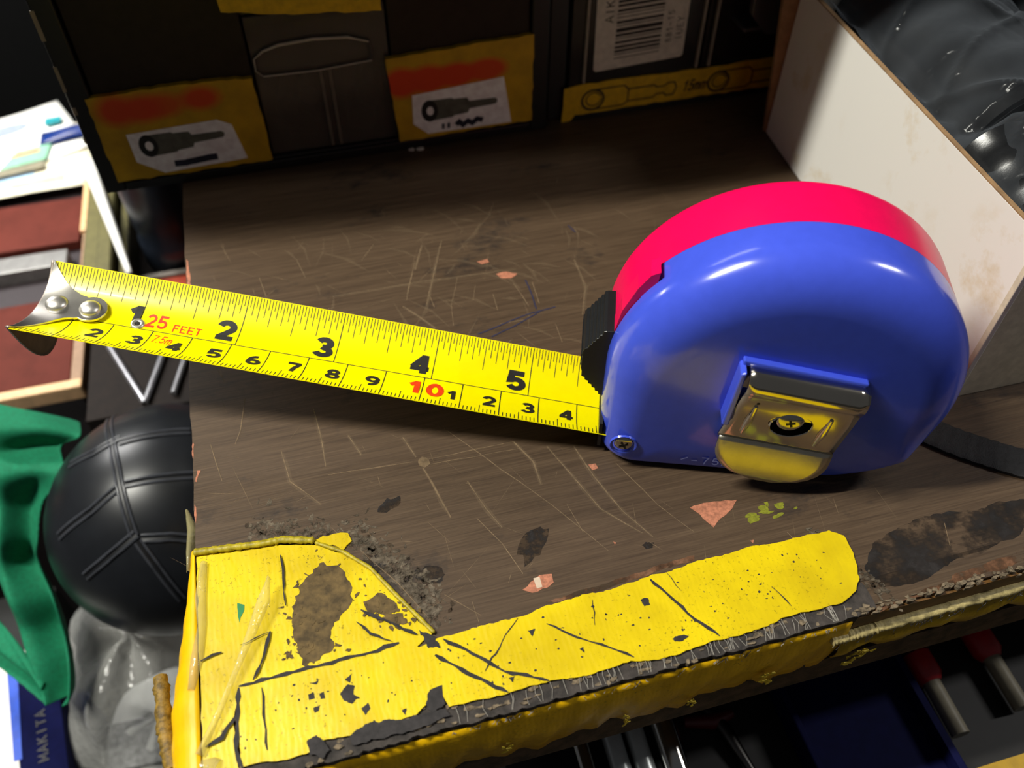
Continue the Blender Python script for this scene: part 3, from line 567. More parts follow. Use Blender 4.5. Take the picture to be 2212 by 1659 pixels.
# case outline in (s, z): wall at the mouth, flat foot, round back
CX, CZ, CR = 184.5, 27.0, 40.2
OUTL = []
def ol():
    p = [(144.3, CZ)]
    p += [(144.3, CZ-(CZ-4)*i/8) for i in range(1, 9)]
    p += [(144.3+4*(1-math.cos(a)), 4-4*math.sin(a)) for a in [math.pi/2*i/5 for i in range(1, 6)]]
    p += [(148.3+(196-148.3)*i/14, 0) for i in range(1, 15)]
    b0, b1, b2 = Vector((196, 0)), Vector((210, 0)), Vector((CX+CR*math.cos(math.radians(-29)), CZ+CR*math.sin(math.radians(-29))))
    p += [tuple(b0*(1-t)**2+b1*2*t*(1-t)+b2*t*t) for t in [i/8 for i in range(1, 9)]]
    p += [(CX+CR*math.cos(math.radians(a)), CZ+CR*math.sin(math.radians(a))) for a in [-29+209*i/60 for i in range(1, 60)]]
    return p
OUTL = ol(); NO = len(OUTL)
def normal2(i):
    a, b = Vector(OUTL[i-1]), Vector(OUTL[(i+1) % NO]); d = (b-a).normalized(); return Vector((-d.y, d.x))   # inward (outline runs anticlockwise)
NRM = [normal2(i) for i in range(NO)]
def inset(i, big, small):
    s_, z = OUTL[i]; t = max(0, min(1, (z-3)/16)); t = t*t*(3-2*t); k = max(0, min(1, (s_-200)/22)); l = max(0, min(1, (z-14)/26))
    iz = small+(big-small)*max(t, .35*k); ix = big*(.8+.2*l) if s_ < 170 else small+(big-small)*max(t, .35*k)
    dx = NRM[i].x*ix
    if z < 4.1 and s_ < 164.3: dx = big*.8*(1-(s_-144.3)/20)
    return dx, NRM[i].y*(small if NRM[i].y > .05 and s_ < 190 else iz)
def shell(mb, c_in, c_out, ax, big, small, rng=None, steps=9):
    sg = 1 if c_out > c_in else -1; idx = range(NO)
    rings = [[cs(OUTL[i][0], c_in, OUTL[i][1]) for i in idx], [cs(OUTL[i][0], c_in+(c_out-sg*ax-c_in)*.5, OUTL[i][1]) for i in idx]]
    for j in range(steps+1):
        f = j/steps*math.pi/2; a = 1-math.cos(f)**1.0; b = math.sin(f)
        rings.append([cs(OUTL[i][0]+inset(i, big, small)[0]*a, c_out-sg*ax*(1-b), OUTL[i][1]+inset(i, big, small)[1]*a) for i in idx])
    mb.loft(rings, True, False, False)
    # flat face, closed towards its middle
    last = rings[-1]; mid = Vector((0, 0, 0))
    for p in last: mid += Vector(p)
    mid /= NO; r2 = [[tuple(Vector(p).lerp(mid, t)) for p in last] for t in (0, .25, .6)]
    mb.loft(r2, True, False, True)
s = MB(); shell(s, .5, -15.5, 9.5, 11.5, 3.0)
front = s.build('front_shell', BLUE, tm, smooth=60, label='glossy blue front half of the case')
# cut the thumb notch from the blue half
cut = MB(); cut.prism([(140, 30), (150.0, 41), (150.0, 53.5), (140, 53.5)], lambda a, b, h: cs(a, h, b), -4.6, 3); co = cut.build('notch', BLUE, tm)
md = front.modifiers.new('notch', 'BOOLEAN'); md.object = co; md.operation = 'DIFFERENCE'; md.solver = 'EXACT'
dg = bpy.context.evaluated_depsgraph_get(); me2 = bpy.data.meshes.new_from_object(front.evaluated_get(dg)); front.modifiers.clear(); front.data = me2
bpy.data.objects.remove(co)
s = MB(); shell(s, .6, 18.0, 5.0, 6.0, 3.0); s.build('back_shell', PINK, tm, smooth=60, label='bright pink back half of the case')
s = MB(); s.prism([(144.9, 30), (151, 30), (153.5, 55.0), (151.6, 54.0), (149.2, 50), (146.4, 43), (145.2, 36)], lambda a, b, h: cs(a, h, b), -4.4, .7); s.build('inner_wall', PINK, tm)
# lock button: ridged black slider over the mouth
pl_ = [(145.8, 12.6), (144.4, 13.2)]
for i in range(6): pl_ += [(144.1-i*.92, 13.9+i*1.25), (143.3-i*.92, 14.2+i*1.25)]
pl_ += [(138.7, 22.2), (138.4, 23.4), (138.5, 29.2), (139.0, 30.2)]
for i in range(5): pl_ += [(139.7+i*.75, 30.5+i*1.15), (139.9+i*.75, 31.5+i*1.15)]
pl_ += [(143.6, 36.4), (147.0, 36.6), (147.0, 30)]
LOCK = M('black_ribbed_plastic', (30, 31, 33), .35, var=.1, bumps=.1)
s = MB(); s.prism(pl_, lambda a, b, h: cs(a, h, b), -4.6, 9.4); lk = s.build('lock_button', LOCK, tm, bevel=.15, label='black ribbed lock button above the mouth')
for z_ in (24.6, 26.2, 27.8):
    s = MB(); s.prism([(138.2, z_-.3), (138.7, z_-.3), (138.7, z_+.3), (138.2, z_+.3)], lambda a, b, h: cs(a, h, b), -4.4, 9.2); s.build('grip_ridge', LOCK, lk)
s = MB(); s.prism([(144.2, -11.5), (145, -11.5), (145, 12.4), (144.2, 12.4)], lambda a, b, h: cs(a, b, h), 2.5, 11.2); s.build('mouth_slot', INK, tm)
# case screw
FC = -15.5
fz = lambda a, b, h: cs(a, FC-h, b)
s = MB(); s.dome(cs(150.3, FC+.1, 9.2), tuple(DX), (0, 0, 1), tuple(-WX), 2.35, .8, 20, 4); sc_ = s.build('case_screw', STEEL, tm, smooth=60)
s = MB()
for a in (.5, 2.07): s.strip([(150.3-1.3*math.cos(a), 9.2-1.3*math.sin(a)), (150.3+1.3*math.cos(a), 9.2+1.3*math.sin(a))], .5, fz, .78)
s.build('cross_slot', INK, sc_)
s = MB(); s.loft([[cs(150.3+r_*math.cos(t), FC-h, 8.9+r_*math.sin(t)) for t in [i*2*math.pi/24 for i in range(24)]] for r_, h in ((2.6, .0), (2.9, .35), (3.3, .35), (3.5, -.1))]); s.build('screw_recess', BLUE, tm, smooth=50)
# raised lettering
s = MB(); write(s, '<-75mm', 164.6, 3.7, 2.9, 2.0, fz, .12, .28, .25); s.build('moulded_lettering', M('blue_raised', (140, 158, 250), .3), tm, label='moulded figures on the blue case')
# belt clip
CLIPM = M('bright_plated_steel', (214, 206, 190), .13, 1, var=.04, vs=80)
def cl(a, b, h): return cs(a, FC-h, b)
ang = math.radians(-10)
def ck(u, v, h):    # clip frame: u across, v up (0 = top bend), h off the face
    return cl(174.4+u*math.cos(ang)-v*math.sin(ang)*.25, 40.0+u*math.sin(ang)*.9+v, h)
clip = MB(); prof = [(-6, .4), (0, .4), (1.2, .8), (1.9, 2.2), (1.6, 3.9), (.6, 5.0), (-.8, 5.3), (-2.6, 5.1), (-4.2, 4.4), (-5.2, 4.0), (-9, 3.6), (-16, 2.6), (-21, 1.9), (-22.2, 1.7)]
def clip_row(v, h, w0=0, w1=25.5): return [ck(w0+(w1-w0)*i/12, v, h) for i in range(13)]
rows = [clip_row(v, h, -.6 if v > -5 else -.6-(abs(v)-5)*.09, 26 if v > -5 else 26-(abs(v)-5)*.02) for v, h in prof]
clip.loft(rows, False); clip_o = clip.build('belt_clip', CLIPM, tm, smooth=40, solid=.7, label='plated steel belt clip on the blue side')
s = MB(); rows = []
for j in range(9):
    t = j/8; v = -22.2-11.0*t; h = 1.7+3.6*t-.8*t*t; hw = 13.6*math.sqrt(max(.0, 1-(max(0, t-.25)/.76)**2.2))+.2; cx = 12.2-1.0*t
    rows.append([ck(cx-hw+2*hw*i/12, v, h) for i in range(13)])
s.loft(rows, False); s.build('clip_tongue', M('brushed_plated_steel', (214, 206, 186), .3, 1, var=.05, bumps=.1), clip_o, smooth=50, solid=.7)
s = MB()
for u0 in (3.2, 20.6): s.tube([ck(u0, -8.0, 4.0), ck(u0-.2, -14, 3.2), ck(u0-.4, -19, 2.5)], [.5, 1.0, .6], 8)
s.build('clip_rib', CLIPM, clip_o, smooth=60)
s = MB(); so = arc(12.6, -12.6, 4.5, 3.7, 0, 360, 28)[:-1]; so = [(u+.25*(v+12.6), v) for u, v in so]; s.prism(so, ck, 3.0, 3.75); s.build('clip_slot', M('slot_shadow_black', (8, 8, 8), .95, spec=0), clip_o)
s = MB(); s.loft([[ck(12.6+.25*(v+12.6)+u, v, h) for u, v in [(4.6*k*math.cos(t), -12.6+3.8*k*math.sin(t)) for t in [i*2*math.pi/24 for i in range(24)]]] for k, h in ((.96, 3.7), (1.0, 3.95), (1.06, 3.6))]); s.build('slot_rim', CLIPM, clip_o, smooth=60)
s = MB(); s.dome(ck(12.1, -11.3, 3.7), tuple(DX), (0, 0, 1), tuple(-WX), 3.1, .7, 18, 4); cl_s = s.build('clip_screw', STEEL, clip_o, smooth=60)
s = MB()
for a in (.4, 1.97): s.strip([(-1.1*math.cos(a), -1.1*math.sin(a)), (1.1*math.cos(a), 1.1*math.sin(a))], .6, lambda u, v, h: ck(12.1+u, -11.3+v, 4.42+h), 0)
s.build('clip_screw_cross', INK, clip_o)
s = MB(); s.dome(ck(3.4, -6.8, 4.0), tuple(DX), (0, 0, 1), tuple(-WX), .55, .3, 10, 3); s.build('clip_dimple', INK, clip_o, smooth=60)
s = MB(); s.prism([(171.9, 41.5), (173.2, 42), (172.6, 24.2), (170.9, 24.2)], fz, -.2, 4.2); s.prism([(172.4, 43.2), (200, 38.6), (200, 37.2), (172.4, 41.6)], fz, -.2, 1.6); s.build('clip_seat', BLUE, tm, bevel=.4, label='raised blue rail beside the belt clip')
# wrist strap
s = MB(); path = [(172, 56), (180, 44.5), (190, 33), (200, 24.5), (212, 16.5), (230, 8), (256, 3.5)]; rings = []
pts = []
for i in range(61):
    t = i/60*(len(path)-1); k = min(int(t), len(path)-2); pts.append(Vector(path[k]).lerp(Vector(path[k+1]), t-k))
for _ in range(6): pts = [pts[0]]+[(pts[i-1]+pts[i]*2+pts[i+1])/4 for i in range(1, len(pts)-1)]+[pts[-1]]
for i, p in enumerate(pts):
    d = (pts[min(i+1, 60)]-pts[max(i-1, 0)]).normalized(); nn = Vector((-d.y, d.x)); h = 1.5+.25*math.sin(i*2.6)
    rings.append([(p.x+nn.x*a, p.y+nn.y*a, z) for a, z in ((-4.6, .1), (-4.7, h*.7), (-3.6, h), (-.4, h*.8), (.4, h*.8), (3.6, h), (4.7, h*.7), (4.6, .1))])
s.loft(rings, True, True, True); s.build('wrist_strap', M('black_webbing', (28, 28, 30), .75, var=.35, vs=900, bumps=.8, bs=2500), tm, smooth=40, label='black woven wrist strap lying on the bench')

# ================================================================== drawer cabinet with picture cards
cab = thing('drawer_cabinet', 'black drawer cabinet with yellow picture labels standing across the bench end', 'drawer cabinet', (52, 240, 0))
FR = M('black_cabinet_frame', (20, 19, 18), .45, var=.2)
cy = 200
s = MB(); s.box((-24.5, cy, .3), (-17.9, 310, 150)); s.build('side_wall', FR, cab, bevel=.6); s = MB(); s.box((123.8, cy, .3), (130, 310, 150)); s.build('side_wall', FR, cab, bevel=.6)
s = MB(); s.box((-17.9, cy, .3), (123.8, 310, 3.6)); s.box((-17.9, cy+.8, 3.6), (123.8, cy+3.5, 4.6)); s.build('bottom_rail', FR, cab, bevel=.5)
s = MB(); s.box((-17.9, 300, 3.6), (123.8, 310, 150)); s.build('back_panel', FR, cab); s = MB(); s.box((-24.5, cy, 150), (130, 310, 154)); s.build('top_panel', FR, cab)
s = MB(); s.box((-24.2, cy-.15, 30), (-23.2, cy+.6, 32.5)); s.box((-24.6, cy-.2, 38), (-23.6, cy+.4, 46)); s.box((-24.7, cy-.2, 20), (-24.1, cy+.4, 22)); s.box((-24.6, cy-.2, 54), (-23.4, cy+.4, 63)); s.build('chipped_paint', M('bare_metal_chip', (150, 136, 110), .5), cab, kind='stuff', label='bare specks along the black frame edge')
def drawer(x0, x1, z0, z1, yy, mat, inside=None):
    d = MB(); d.box((x0, yy, z0), (x1, yy+1.6, z1)); d.box((x0, yy+1.6, z0), (x0+1.2, 296, z1-3)); d.box((x1-1.2, yy+1.6, z0), (x1, 296, z1-3)); d.box((x0+1.2, yy+1.6, z0), (x1-1.2, 296, z0+1.2))
    return d.build('drawer', mat, cab, bevel=.35)
dL = drawer(-17.3, 31.2, 4.8, 104, cy+1.5, M('smoked_brown_plastic', (44, 36, 28), .5, spec=.2)); dR = drawer(76.2, 123.4, 4.8, 108, cy+1.5, M('smoked_brown_plastic', (44, 36, 28), .5, spec=.2))
dM = drawer(31.9, 75.5, 4.8, 53, cy+2.2, CLEARP)
dM2 = drawer(31.9, 75.5, 54, 104, cy+1.5, DARKP)
for o_, t_ in ((dL, 'smoked drawer with an orange-smudged yellow label beside the clear drawer'), (dM, 'clear drawer with a moulded handle'), (dR, 'smoked drawer beside the right frame post')): o_['label'] = t_
# moulded handle and ribs on the clear drawer
H = face(cy+2.2)
s = MB(); ho = [(32.8, 40.2), (36, 42.6), (41, 44.0), (52, 44.6), (62.8, 43.8), (69.5, 41.4), (70.3, 36.5), (69.5, 34.8), (52, 33.6), (34.5, 34.0), (32.4, 36.2)]
cxh = sum(p[0] for p in ho)/len(ho); czh = sum(p[1] for p in ho)/len(ho)
s.loft([[H(cxh+(u-cxh)*k, czh+(v-czh)*k, h) for u, v in ho] for k, h in ((1.03, 0), (1.0, 1.2), (.98, 1.4), (.96, 1.0), (.94, .2))], True, False, False); hd = s.build('handle', CLEARP, dM, smooth=40)
s = MB(); s.tube([H(u, v, 1.3) for u, v in [(32.8, 40.2), (36, 42.4), (41, 43.8), (52, 44.4), (62.8, 43.6), (69.3, 41.3)]], [.2, .35, .45, .45, .4, .2], 6); s.tube([H(u, v, 1.3) for u, v in [(69.5, 34.9), (52, 33.8), (34.6, 34.1), (32.6, 36.2), (32.8, 40.2)]], .22, 6); s.build('handle_rim', M('pale_moulded_edge', (190, 180, 160), .3), dM, kind='stuff', smooth=50, label='pale moulded rim of the drawer handle')
for x in (52.2, 55.2): s = MB(); s.prism([(x, 5.5), (x+.9, 5.5), (x+.9, 33.5), (x, 33.5)], H, 0, .8); s.build('moulded_rib', M('dim_moulded_rib', (104, 95, 82), .3), dM)
s = MB()
for (x, z, r_) in ((44, 10, 5.5), (40, 18, 4), (64, 9, 5), (48, 21, 3.5), (68, 18, 4.5)): s.tube([(x, cy+9, z), (x+2, cy+24, z)], r_, 12)
s.build('stored_bits', M('grey_bits', (96, 88, 78), .5, .5), dM, kind='stuff', label='loose metal bits inside the clear drawer')
# labels
SML = [(-12.1, 29.8), (-4.6, 29.3), (1.9, 29.6), (13.8, 30.4)]; SMR = [(78.4, 26.1), (87.5, 26.2), (97.1, 26.5), (107.6, 27)]
LBL = m_smudge('orange_smudged_label', [(SML[i][0]-52, SML[i][1], rx, rz, st, .55) for i, (rx, rz, st) in enumerate([(7.5, 7.0, .95), (9, 6.2, .95), (9, 5.4, .8), (8, 5.2, .95)])])
LBR = m_smudge('orange_smudged_label_sharp', [(SMR[i][0]-52, SMR[i][1], rx, rz, st, .4) for i, (rx, rz, st) in enumerate([(8, 6.6, 1), (9, 6.2, 1), (9, 5.4, 1), (9, 5.0, .95)])])
s = MB(); s.prism(jag([(-19.6, 4.4), (31.4, 4.4), (31.0, 34.7), (8, 35.8), (-19.6, 34.8)], 2.5, .3, 5), face(cy+1.5), 0, 1.9); s.build('yellow_label', LBL, dL)
s = MB(); s.prism(jag([(75.8, 4.0), (124.2, 5.0), (124.4, 37.2), (99, 36.4), (73.9, 35.2)], 2.5, .3, 6), face(cy+1.5), 0, 1.9); s.build('yellow_label', LBR, dR)
s = MB(); s.prism(jag([(26.6, 56.4), (50, 53.0), (74.4, 51.2), (74.6, 80), (26.2, 80)], 2.5, .35, 7), face(cy+1.5), 0, 1.4); s.build('yellow_label', M('plain_yellow_label', (206, 166, 8), .55, var=.15), dM2)
PIC = [M('white_card', (248, 242, 238), .7), M('picture_grey', (92, 92, 80), .6, var=.25), M('picture_dark', (26, 26, 24), .6), M('blurred_ink', (34, 36, 52), .7, var=.3)]
def picture_card(dw, outline, x0, z0, sc, ang_, ink):
    """white card with a printed nut-driver: ring head, stepped body, thin shank"""
    ca, sa = math.cos(ang_), math.sin(ang_); F = face(cy-.4)
    tf = lambda u, v, h: F(x0+(u*ca-v*sa)*sc, z0+(u*sa+v*ca)*sc, h)
    mb = MB(); mb.prism(outline, F, 0, .25)
    mb.mi = 1; mb.prism([(0, -3.9), (8, -3.7), (8.6, -3.2), (13.5, -2.9), (14.2, -1.5), (23.5, -1.2), (24.3, -.5), (24.3, .5), (23.5, 1.2), (14.2, 1.5), (13.5, 2.9), (8.6, 3.2), (8, 3.7), (0, 3.9)], tf, .25, .30)
    mb.mi = 2; mb.prism(arc(0, 0, 2.9, 4.1, 0, 345, 23), tf, .30, .34)
    mb.mi = 0; mb.prism(arc(.2, 0, 1.25, 1.7, 0, 330, 11), tf, .34, .38)
    mb.mi = 3
    for p, w in ink: mb.strip(p, w, F, .33)
    return mb.build('picture_card', PIC, dw)
picture_card(dL, [(-11.7, 21.3), (16.8, 22.3), (21.1, 19.9), (23.4, 6.7), (-4, 5.7), (-11.5, 11)], *[(-6.2, 16.3)][0], 1.0, .03, [([(-0.1, 8.6), (3.2, 8.4), (7, 8.7), (11.7, 9.1), (14, 9.1)], 2.4)])
picture_card(dR, [(81.5, 21.2), (113.8, 23.6), (116.5, 5.7), (86, 5.8), (81.1, 10.3)], *[(87.1, 14.6)][0], 1.0, .02, [([(91.5, 6.9), (91.6, 9)], 1.0), ([(93.5, 7), (93.6, 9)], 1.0), ([(96.2, 7.8), (97.4, 8.8), (98.7, 7.4), (100.5, 8.7), (102.1, 7.6), (103.9, 9), (106, 8.3)], 1.9)])

# ================================================================== second organiser
org = thing('drawer_organiser', 'dark organiser with barcode sticker and hand-drawn yellow label behind the white box', 'organiser', (190, 250, 0))
oy = 203.5
s = MB(); s.box((131.5, oy+1, .3), (138.2, 310, 150)); s.build('side_wall', FR, org, bevel=.6); s = MB(); s.box((138.2, oy-.6, .3), (330, 310, 2.2)); s.build('bottom_rail', FR, org)
s = MB(); s.box((138.2, 300, 2.2), (330, 310, 150)); s.build('back_panel', FR, org); s = MB(); s.box((323, oy, 2.2), (330, 300, 150)); s.build('side_wall', FR, org)
def odrawer(x0, x1, z0, z1, yy, mat):
    d = MB(); d.box((x0, yy, z0), (x1, yy+1.6, z1)); d.box((x0, yy+1.6, z0), (x0+1.2, 296, z1-3)); d.box((x1-1.2, yy+1.6, z0), (x1, 296, z1-3)); d.box((x0+1.2, yy+1.6, z0), (x1-1.2, 296, z0+1.2)); return d.build('drawer', mat, org, bevel=.35)
SM = M('dark_clear_plastic', (44, 40, 36), .16, spec=.8, tr=.25)
o1 = odrawer(139.2, 189.2, 2.6, 60, oy, SM); o2 = odrawer(190.6, 321, 2.6, 60, oy+.8, SM)
o3 = MB(); o3.prism([(200, 38.0), (207.4, 30.2), (240, 29.2), (240, 70), (198, 70)], face(oy-9), 0, 3); o3.box((200, oy-9, 30.4), (238, 290, 32)); o3 = o3.build('drawer', M('grey_clear_plastic', (74, 72, 70), .18, spec=.8, tr=.2), org, bevel=.5)
for x in (144.0, 187.6, 192.6): s = MB(); s.prism([(x, 15), (x+.8, 15), (x+.8, 59), (x, 59)], face(oy), 0, 1.2); s.build('moulded_rib', M('clear_moulded_edge', (150, 140, 124), .18), o2 if x > 190 else o1)
s = MB(); s.prism(jag([(136.8, -.1), (140.2, .2), (142, 2.4), (180, 2.6), (224, 2.6), (240, 3.0), (240, 15.0), (225.8, 14.6), (189.4, 13.8), (171.4, 14.2), (143.2, 14.2), (137.3, 13.4)], 3, .3, 31), face(oy), .2, .7)
ol_ = s.build('yellow_label', M('hand_drawn_yellow_label', (206, 166, 8), .55, var=.15), o1)
s = MB(); F = face(oy-.75); PEN = M('brown_black_pen', (52, 40, 10), .7)
def sketch(x, z, k):
    e1 = arc(x, z, 4.2*k, 3.9*k, 0, 345, 20); s.strip(e1, .9, F, 0, True); s.strip(arc(x+.3, z+.2, 2.9*k, 2.6*k, 20, 360, 16), .5, F, .01)
    s.strip([(x+1, z+4.0*k), (x+12, z+4.1*k), (x+13.8, z+2.4*k), (x+13.8, z-2.4*k), (x+12, z-3.8*k), (x+1, z-3.9*k)], .6, F, .02)
    s.strip([(x+13.8, z+2.4*k), (x+24, z+2.5*k), (x+25, z+1.6*k), (x+28, z+1.6*k), (x+29.5, z+2.6*k), (x+32, z+2.6*k), (x+33, z+.4), (x+32, z-2.4*k), (x+29, z-2.4*k), (x+28, z-1.2*k), (x+25, z-1.4*k), (x+24, z-2.4*k), (x+13.8, z-2.5*k)], .6, F, .03)
sketch(148.5, 7.6, 1.0); sketch(198.6, 7.8, 1.0)
write(s, '15mm', 183.6, 5.6, 4.6, 2.2, F, .17, .06, .04, .25)
s.build('pen_drawing', PEN, ol_, kind='stuff', label='pen sketches of nut drivers and the writing 15mm')
s = MB(); bo = [(148.8, 18.4), (181.2, 20.0), (182.0, 20.8), (181.4, 62), (147.0, 62), (147.9, 19.2)]; s.prism(bo, face(oy), .2, .45); bc = s.build('barcode_sticker', M('sticker_paper', (202, 194, 178), .7), o1)
s = MB(); F = face(oy-.5); rr = random.Random(2); z = 22.4
for i in range(26):
    w = [.35, .35, .9, .9, .9, .35, 1.0, 1.4, .35, .9][i % 10]; s.strip([(155.2, z+.2), (172.4, z+.9)], w, F, 0); z += w*.5+1.0+(.3 if i % 3 == 0 else 0)
def up(x0, z0): return lambda u, v, h: F(x0-v, z0+u, h)
write(s, 'AIK C', 0, 0, 3.0, 2.5, up(153.8, 36.0), .13, .08); write(s, '881-15', 0, 0, 2.5, 1.7, up(176.6, 26.0), .11, .2); write(s, 'IUEY', 0, 0, 2.6, 1.9, up(180.6, 26.5), .11, .2)
s.build('barcode_print', M('sticker_ink', (40, 32, 26), .7), bc, kind='stuff', label='black barcode and lettering')

# ================================================================== white carton
box = thing('carton', 'open white cardboard carton behind the tape measure, stained and holding bagged sleeves', 'box', (255, 112, 0))
xb = lambda y: 198.1+(y-47)*(207.5-198.1)/130
H0 = 54.0; KR = M('raw_brown_card', (150, 118, 82), .85, var=.2)
def wall(a, b, z0, z1, t, name, mat):
    a, b = Vector(a), Vector(b); d = (b-a).normalized(); n_ = Vector((-d.y, d.x))*t; mb = MB()
    mb.prism([a, b, b+n_, a+n_], top, z0, z1); return mb.build(name, mat, box, bevel=.2)
wall((xb(177), 177), (xb(47), 47), .2, H0, 1.6, 'long_wall', CARD)
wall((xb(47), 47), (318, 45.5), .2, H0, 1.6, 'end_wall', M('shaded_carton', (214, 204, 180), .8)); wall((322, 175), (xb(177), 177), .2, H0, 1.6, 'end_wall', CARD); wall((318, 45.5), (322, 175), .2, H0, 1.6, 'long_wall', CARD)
s = MB(); s.prism([(xb(47)+1, 48), (317, 47), (321, 174), (xb(177)+1, 176)], top, .2, 1.4); s.build('bottom_panel', KR, box)
s = MB(); s.prism([(xb(177)-.2, 176.6), (xb(47)-.0, 47.4), (xb(47)+1.2, 47.4), (xb(177)+1.2, 176.6)], top, H0, H0+.35); s.build('cut_edge', KR, box, label='raw brown cut edge of the carton')
s = MB(); s.prism([(xb(177)-.6, .4), (xb(177)+40, .4), (xb(177)+40, 74), (xb(177)-8.4, 74)], lambda a, b, h: (a, 177.3+h, b), 0, 1.4); s.build('end_flap', M('brown_card', (148, 112, 74), .85, var=.15), box, label='brown inner flap standing up at the far end')
# bagged black rubber sleeves
RUB = M('black_rubber', (26, 27, 29), .26, var=.15, bumps=.1, spec=.55)
SL = [((238, 172), (236, 94), 20, 43), ((216, 86), (215, 58), 12, 47), ((236, 91), (234, 60), 9, 52), ((282, 168), (279, 72), 21, 40)]
SLL = ['long black rubber sleeve with a broad shine beside the white carton wall', 'short stubby black rubber sleeve at the near end against the white wall', 'thin black rubber sleeve end poking out past the long one', 'large black rubber sleeve farthest from the white carton wall']
for i, (a, b, r_, z) in enumerate(SL):
    t = thing('rubber_sleeve', SLL[i], 'rubber sleeve', ((a[0]+b[0])/2, (a[1]+b[1])/2, 1.5), 'black rubber sleeves in the carton')
    a3, b3 = Vector((a[0], a[1], z)), Vector((b[0], b[1], z-3)); pts = [a3.lerp(b3, k/10) for k in range(11)]
    mb = MB(); mb.tube(pts, [r_*(.96+.04*math.cos(k*1.9)) for k in range(11)], 28); mb.build('sleeve', RUB, t, smooth=50)
    d = (b3-a3).normalized(); mb = MB(); mb.tube([b3-d*5, b3-d*4.5, b3-d*.5, b3+d*.2], [r_*.98, r_*1.07, r_*1.07, r_*.9], 28); mb.build('rim', RUB, t, smooth=50)
    mb = MB(); mb.box((min(a[0], b[0])-r_*.35, min(a[1], b[1])+6, 1.5), (max(a[0], b[0])+r_*.35, max(a[1], b[1])-6, z-r_*.6)); mb.build('packing_block', M('dark_packing', (26, 26, 27), .6), t)
def bagf(u, v):
    y = 175-v*125; w0 = xb(y)+2.2; over = max(0, 1-v*5)*3.6                 # only the far corner laps over the wall
    x = w0-over*(1-min(1, u*10))+u*(316-w0); rnd = math.sin(x*.31+y*.12)*1.3+math.sin(x*.13-y*.27)*1.4+math.sin(y*.51+x*.07)*.8
    z = 46+rnd
    for (a, b, r_, zz) in SL:
        cxx = a[0]+(b[0]-a[0])*max(0, min(1, (a[1]-y)/max(1, a[1]-b[1]))); dd = abs(x-cxx); ey = max(0, b[1]-y, y-a[1])
        if ey < 8 and dd < r_+9: z = max(z, zz+math.sqrt(max(0, (r_+1.8)**2-(dd*.86)**2))-ey*1.6+.35*rnd)
    z += 2.2*(1-abs(math.sin(x*.085+y*.035+.6*math.sin(y*.06))))**9+1.8*(1-abs(math.sin(x*.05-y*.11+1.1+.5*math.sin(x*.09))))**10
    e = min(1, u*9)
    z = z*e+(56.2-8*v+.4*rnd)*(1-e)
    return (x, y, z)
s = MB(); s.grid(110, 110, bagf)
bag = s.build('plastic_bag', film('clear_bag_film', (120, 126, 134), .50, 1.7, 90, .13, .03), smooth=180); solo(bag, 'crinkled clear plastic bag covering the black sleeves in the carton', 'bag')

# ================================================================== crumbs on the bench
for i, (px, nm) in enumerate([([(79.7, 199.3)][0], 'white crumb by the black cabinet foot, the one nearer the bench end'), ([(82.8, 199.1)][0], 'white crumb by the black cabinet foot, the larger and rounder one')]):
    s = MB(); s.prism(blob(px[0], px[1], 1.2 if i == 0 else 1.5, .7, 200+i, 9), top, .0, .8); solo(s.build('plaster_crumb', M('white_crumb', (205, 200, 190), .8), bevel=.2), nm, 'crumb', 'white crumbs by the cabinet')

# ================================================================== below the bench: drawer contents
def rod(x, r_, label, mat=CHROME):
    t = thing('chrome_socket', label, 'socket tool', (x, 0, -84), 'chrome tools in the open drawer')
    ax = lambda y: (x, y, -84+r_+.3+(y+28)*.17)                      # barrels tilted to catch a streak from the added fill light
    mb = MB(); mb.tube([ax(24), ax(-13)], r_, 24); mb.build('barrel', mat, t, smooth=50)
    mb = MB(); mb.tube([ax(-13), ax(-13.8), ax(-28)], [r_*.8, r_*.9, r_*.9], 24); mb.build('drive_end', mat, t, smooth=50); return t
GREYC = M('satin_chrome', (206, 210, 208), .36, .6, var=.05)
rod(85.5, 2.4, 'slim mirror chrome socket tool, first of four counting from the bench corner', mat=CHROME); rod(94.6, 2.9, 'satin chrome socket tool, second of four counting from the bench corner', mat=GREYC)
rod(101.4, 2.8, 'satin chrome socket tool, third of four, touching the thick chrome one', mat=GREYC); rod(109.8, 3.8, 'thick mirror chrome socket tool with a bright streak, nearest the red cutter')
def driver(x, y, label, r_=4.6):
    t = thing('screwdriver', label, 'screwdriver', (x, y-10, -84), 'red capped drivers in the drawer'); z = -84+r_+.05
    mb = MB(); mb.tube([(x, y+6, z), (x, y+5, z), (x, y-2, z), (x, y-4, z)], [r_*.6, r_, r_, r_*.7], 16); mb.build('red_cap', M('red_plastic', (176, 24, 30), .35), t, smooth=50)
    mb = MB(); mb.tube([(x, y-4, z), (x-.6, y-20, z)], 2.7, 14); mb.build('cream_shaft', M('cream_plastic', (150, 142, 122), .4), t, smooth=50)
driver(195, 4, 'red capped screwdriver beside the blue bin in the drawer'); driver(217.5, 6, 'red capped screwdriver farther from the blue bin than its twin')
t = thing('parts_bin', 'dark blue plastic bin standing in the open drawer', 'bin', (168, 10, -84)); mb = MB(); mb.box((147, -27, -84), (149, 50, -74)); mb.box((186, -27, -84), (188, 50, -74)); mb.box((149, -27, -84), (186, -25, -74)); mb.box((149, 48, -84), (186, 50, -74)); mb.box((149, -25, -84), (186, 48, -80))
mb.build('tray', M('dark_blue_plastic', (8, 12, 56), .75, spec=.15), t, bevel=.5)
